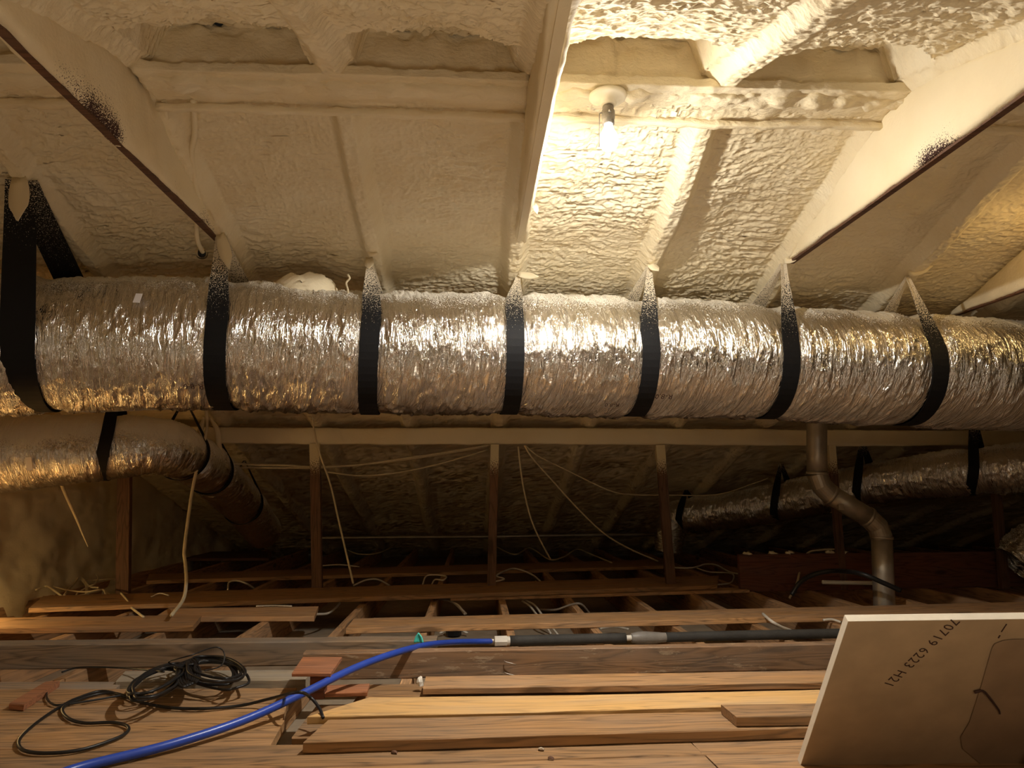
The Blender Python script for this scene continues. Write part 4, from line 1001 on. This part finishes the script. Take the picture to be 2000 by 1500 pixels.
# black junction box between joists
jb = empty('junction_box', at_z(886, 1240, -.13)); tag(jb, 'black octagonal box with white scribbled sealant between the joists', 'junction box')
V, Fc = lathe([(.0, 0), (.042, 0), (.042, .055), (.036, .055), (.034, .02), (.0, .02)], 8); link('box_body', mesh_py('box_body', V, Fc), M_BLACKBOX, jb)
for s_ in (-1, 1):
    pts = [Vector((s_*(.05+.012*math.cos(i*2.1)+.0025*i), .012*math.sin(i*1.7), .012+.004*(i % 3))) for i in range(9)]
    link('sealant_bead', tube_mesh('sealant_bead', pts, .003, 6, 5), M_WHITEPL, jb, True)
V, Fc = lathe([(.0, 0), (.011, 0), (.009, .012), (.005, .024), (.0, .026)], 10)
o = link('wire_nut', mesh_py('wire_nut', V, Fc), M_RED, None, True); o.location = at_z(1262, 1228, -.139); o.rotation_euler = (.9, .3, 0); tag(o, 'small red wire connector behind the black lagging', 'wire connector')

# ================================================================== drywall hatch panel at lower right
k_ = 1.133
def campt(px, py, d): q = ROT @ Vector(((px-1000)/F*d, (750-py)/F*d, -d)); return CAM+q
TLc = campt(1656.5, 1214, 1.416); BLc = campt(1563, 1497, 1.650)
down = (BLc-TLc); Hh = down.length; dn = down.normalized()
rt_ = Vector((1, -.03, 0)).normalized(); rt_ = (rt_-dn*rt_.dot(dn)).normalized()
nf = rt_.cross(dn).normalized()                      # must face away from the camera
if nf.y < 0: nf = -nf
Wd, Th = .62, .0165
panel = empty('hatch_panel', BLc+rt_*Wd/2); tag(panel, 'leaning offcut of plasterboard with white edges and a printed code', 'panel')
def quad_prism(name, o, u, v, w, lu, lv, lw):
    V = [o+u*a*lu+v*b*lv+w*c*lw for a in (0, 1) for b in (0, 1) for c in (0, 1)]
    return mesh_py(name, V, [(0, 1, 3, 2), (4, 6, 7, 5), (0, 4, 5, 1), (2, 3, 7, 6), (0, 2, 6, 4), (1, 5, 7, 3)])
core = quad_prism('gypsum_core', TLc+nf*.0008, rt_, dn, nf, Wd, Hh, Th)
child('gypsum_core', core, M_GYP, panel)
child('paper_face', quad_prism('paper_face', TLc+rt_*.001+dn*.001, rt_, dn, nf, Wd-.002, Hh-.002, .0008), M_PAPER, panel)['label'] = 'brown paper face'
def on_panel(px, py, lift=.0):
    d = ray(px, py); n_ = nf; t = (TLc-nf*lift-CAM).dot(n_)/d.dot(n_); return CAM+d*t
def panel_text(txt, size, pa, pb, up_px):
    """lettering laid flat on the panel from one seen point to another"""
    A, B_ = on_panel(*pa), on_panel(*pb); U = on_panel(pa[0]+up_px[0], pa[1]+up_px[1])
    ex = (B_-A); Lx = ex.length; ex.normalize(); ey = (U-A); ey = (ey-ex*ey.dot(ex)).normalized()
    cu = bpy.data.curves.new('txt', 'FONT'); cu.body = txt; cu.size = 1; cu.resolution_u = 2; cu.space_character = 1.12
    ob = bpy.data.objects.new('txt', cu); COL.objects.link(ob); dg = bpy.context.evaluated_depsgraph_get(); dg.update()
    me = bpy.data.meshes.new_from_object(ob.evaluated_get(dg)); bpy.data.objects.remove(ob); bpy.data.curves.remove(cu)
    xs = [v.co.x for v in me.vertices]; x0, x1 = min(xs), max(xs)
    for v in me.vertices: v.co = A+ex*((v.co.x-x0)/(x1-x0)*Lx)+ey*(v.co.y*size)-nf*.0006
    return me
child('printed_code', panel_text('70719 6223 H21', .034, (1858, 1208), (1727, 1334), (14, 20)), M_INK, panel)
child('pencil_mark', tube_mesh('pencil_mark', [on_panel(1966, 1219, .0006), on_panel(1956, 1234, .0006)], .0012, 6, 2), M_INK, panel)
child('pencil_mark', tube_mesh('pencil_mark', [on_panel(1953, 1241, .0006), on_panel(1950, 1246, .0006)], .0014, 6, 2), M_INK, panel)
# panel-face shadow built as a thin brown sheet with a rounded corner
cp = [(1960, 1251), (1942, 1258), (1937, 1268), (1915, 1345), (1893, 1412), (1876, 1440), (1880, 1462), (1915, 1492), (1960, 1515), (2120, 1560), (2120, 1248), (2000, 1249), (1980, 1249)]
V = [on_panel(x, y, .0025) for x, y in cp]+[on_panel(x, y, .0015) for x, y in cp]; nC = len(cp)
shadow_sheet = link('panel_shadow', mesh_py('panel_shadow', V, [tuple(range(nC)), tuple(range(nC, 2*nC))[::-1]]+[(i, i+nC, (i+1) % nC+nC, (i+1) % nC) for i in range(nC)]), M_SHADOW)
recentre(shadow_sheet); tag(shadow_sheet, 'dark brown rounded sheet standing in for a cast shadow on the plasterboard face', 'shadow_sheet')
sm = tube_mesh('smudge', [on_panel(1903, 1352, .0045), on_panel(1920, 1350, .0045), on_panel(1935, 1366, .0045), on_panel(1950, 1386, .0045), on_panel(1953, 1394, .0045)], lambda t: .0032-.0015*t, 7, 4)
sm.transform(Matrix.Translation(-Vector(shadow_sheet.location))); link('dark_mark', sm, M_INK, shadow_sheet, True)
# block the panel leans on, out of view at right
q = TLc+rt_*.52-nf*.02; o = board_core('prop_stud', [(q.x-.045, q.y-.02, q.z-.03), (q.x+.045, q.y-.02, q.z-.03), (q.x+.045, q.y-.058, q.z-.03), (q.x-.045, q.y-.058, q.z-.03)], q.z-.03+.0, W_PLANK); tag(o, 'short upright stud the plasterboard leans on, past the right edge', 'stud')
bpy.context.view_layer.update()
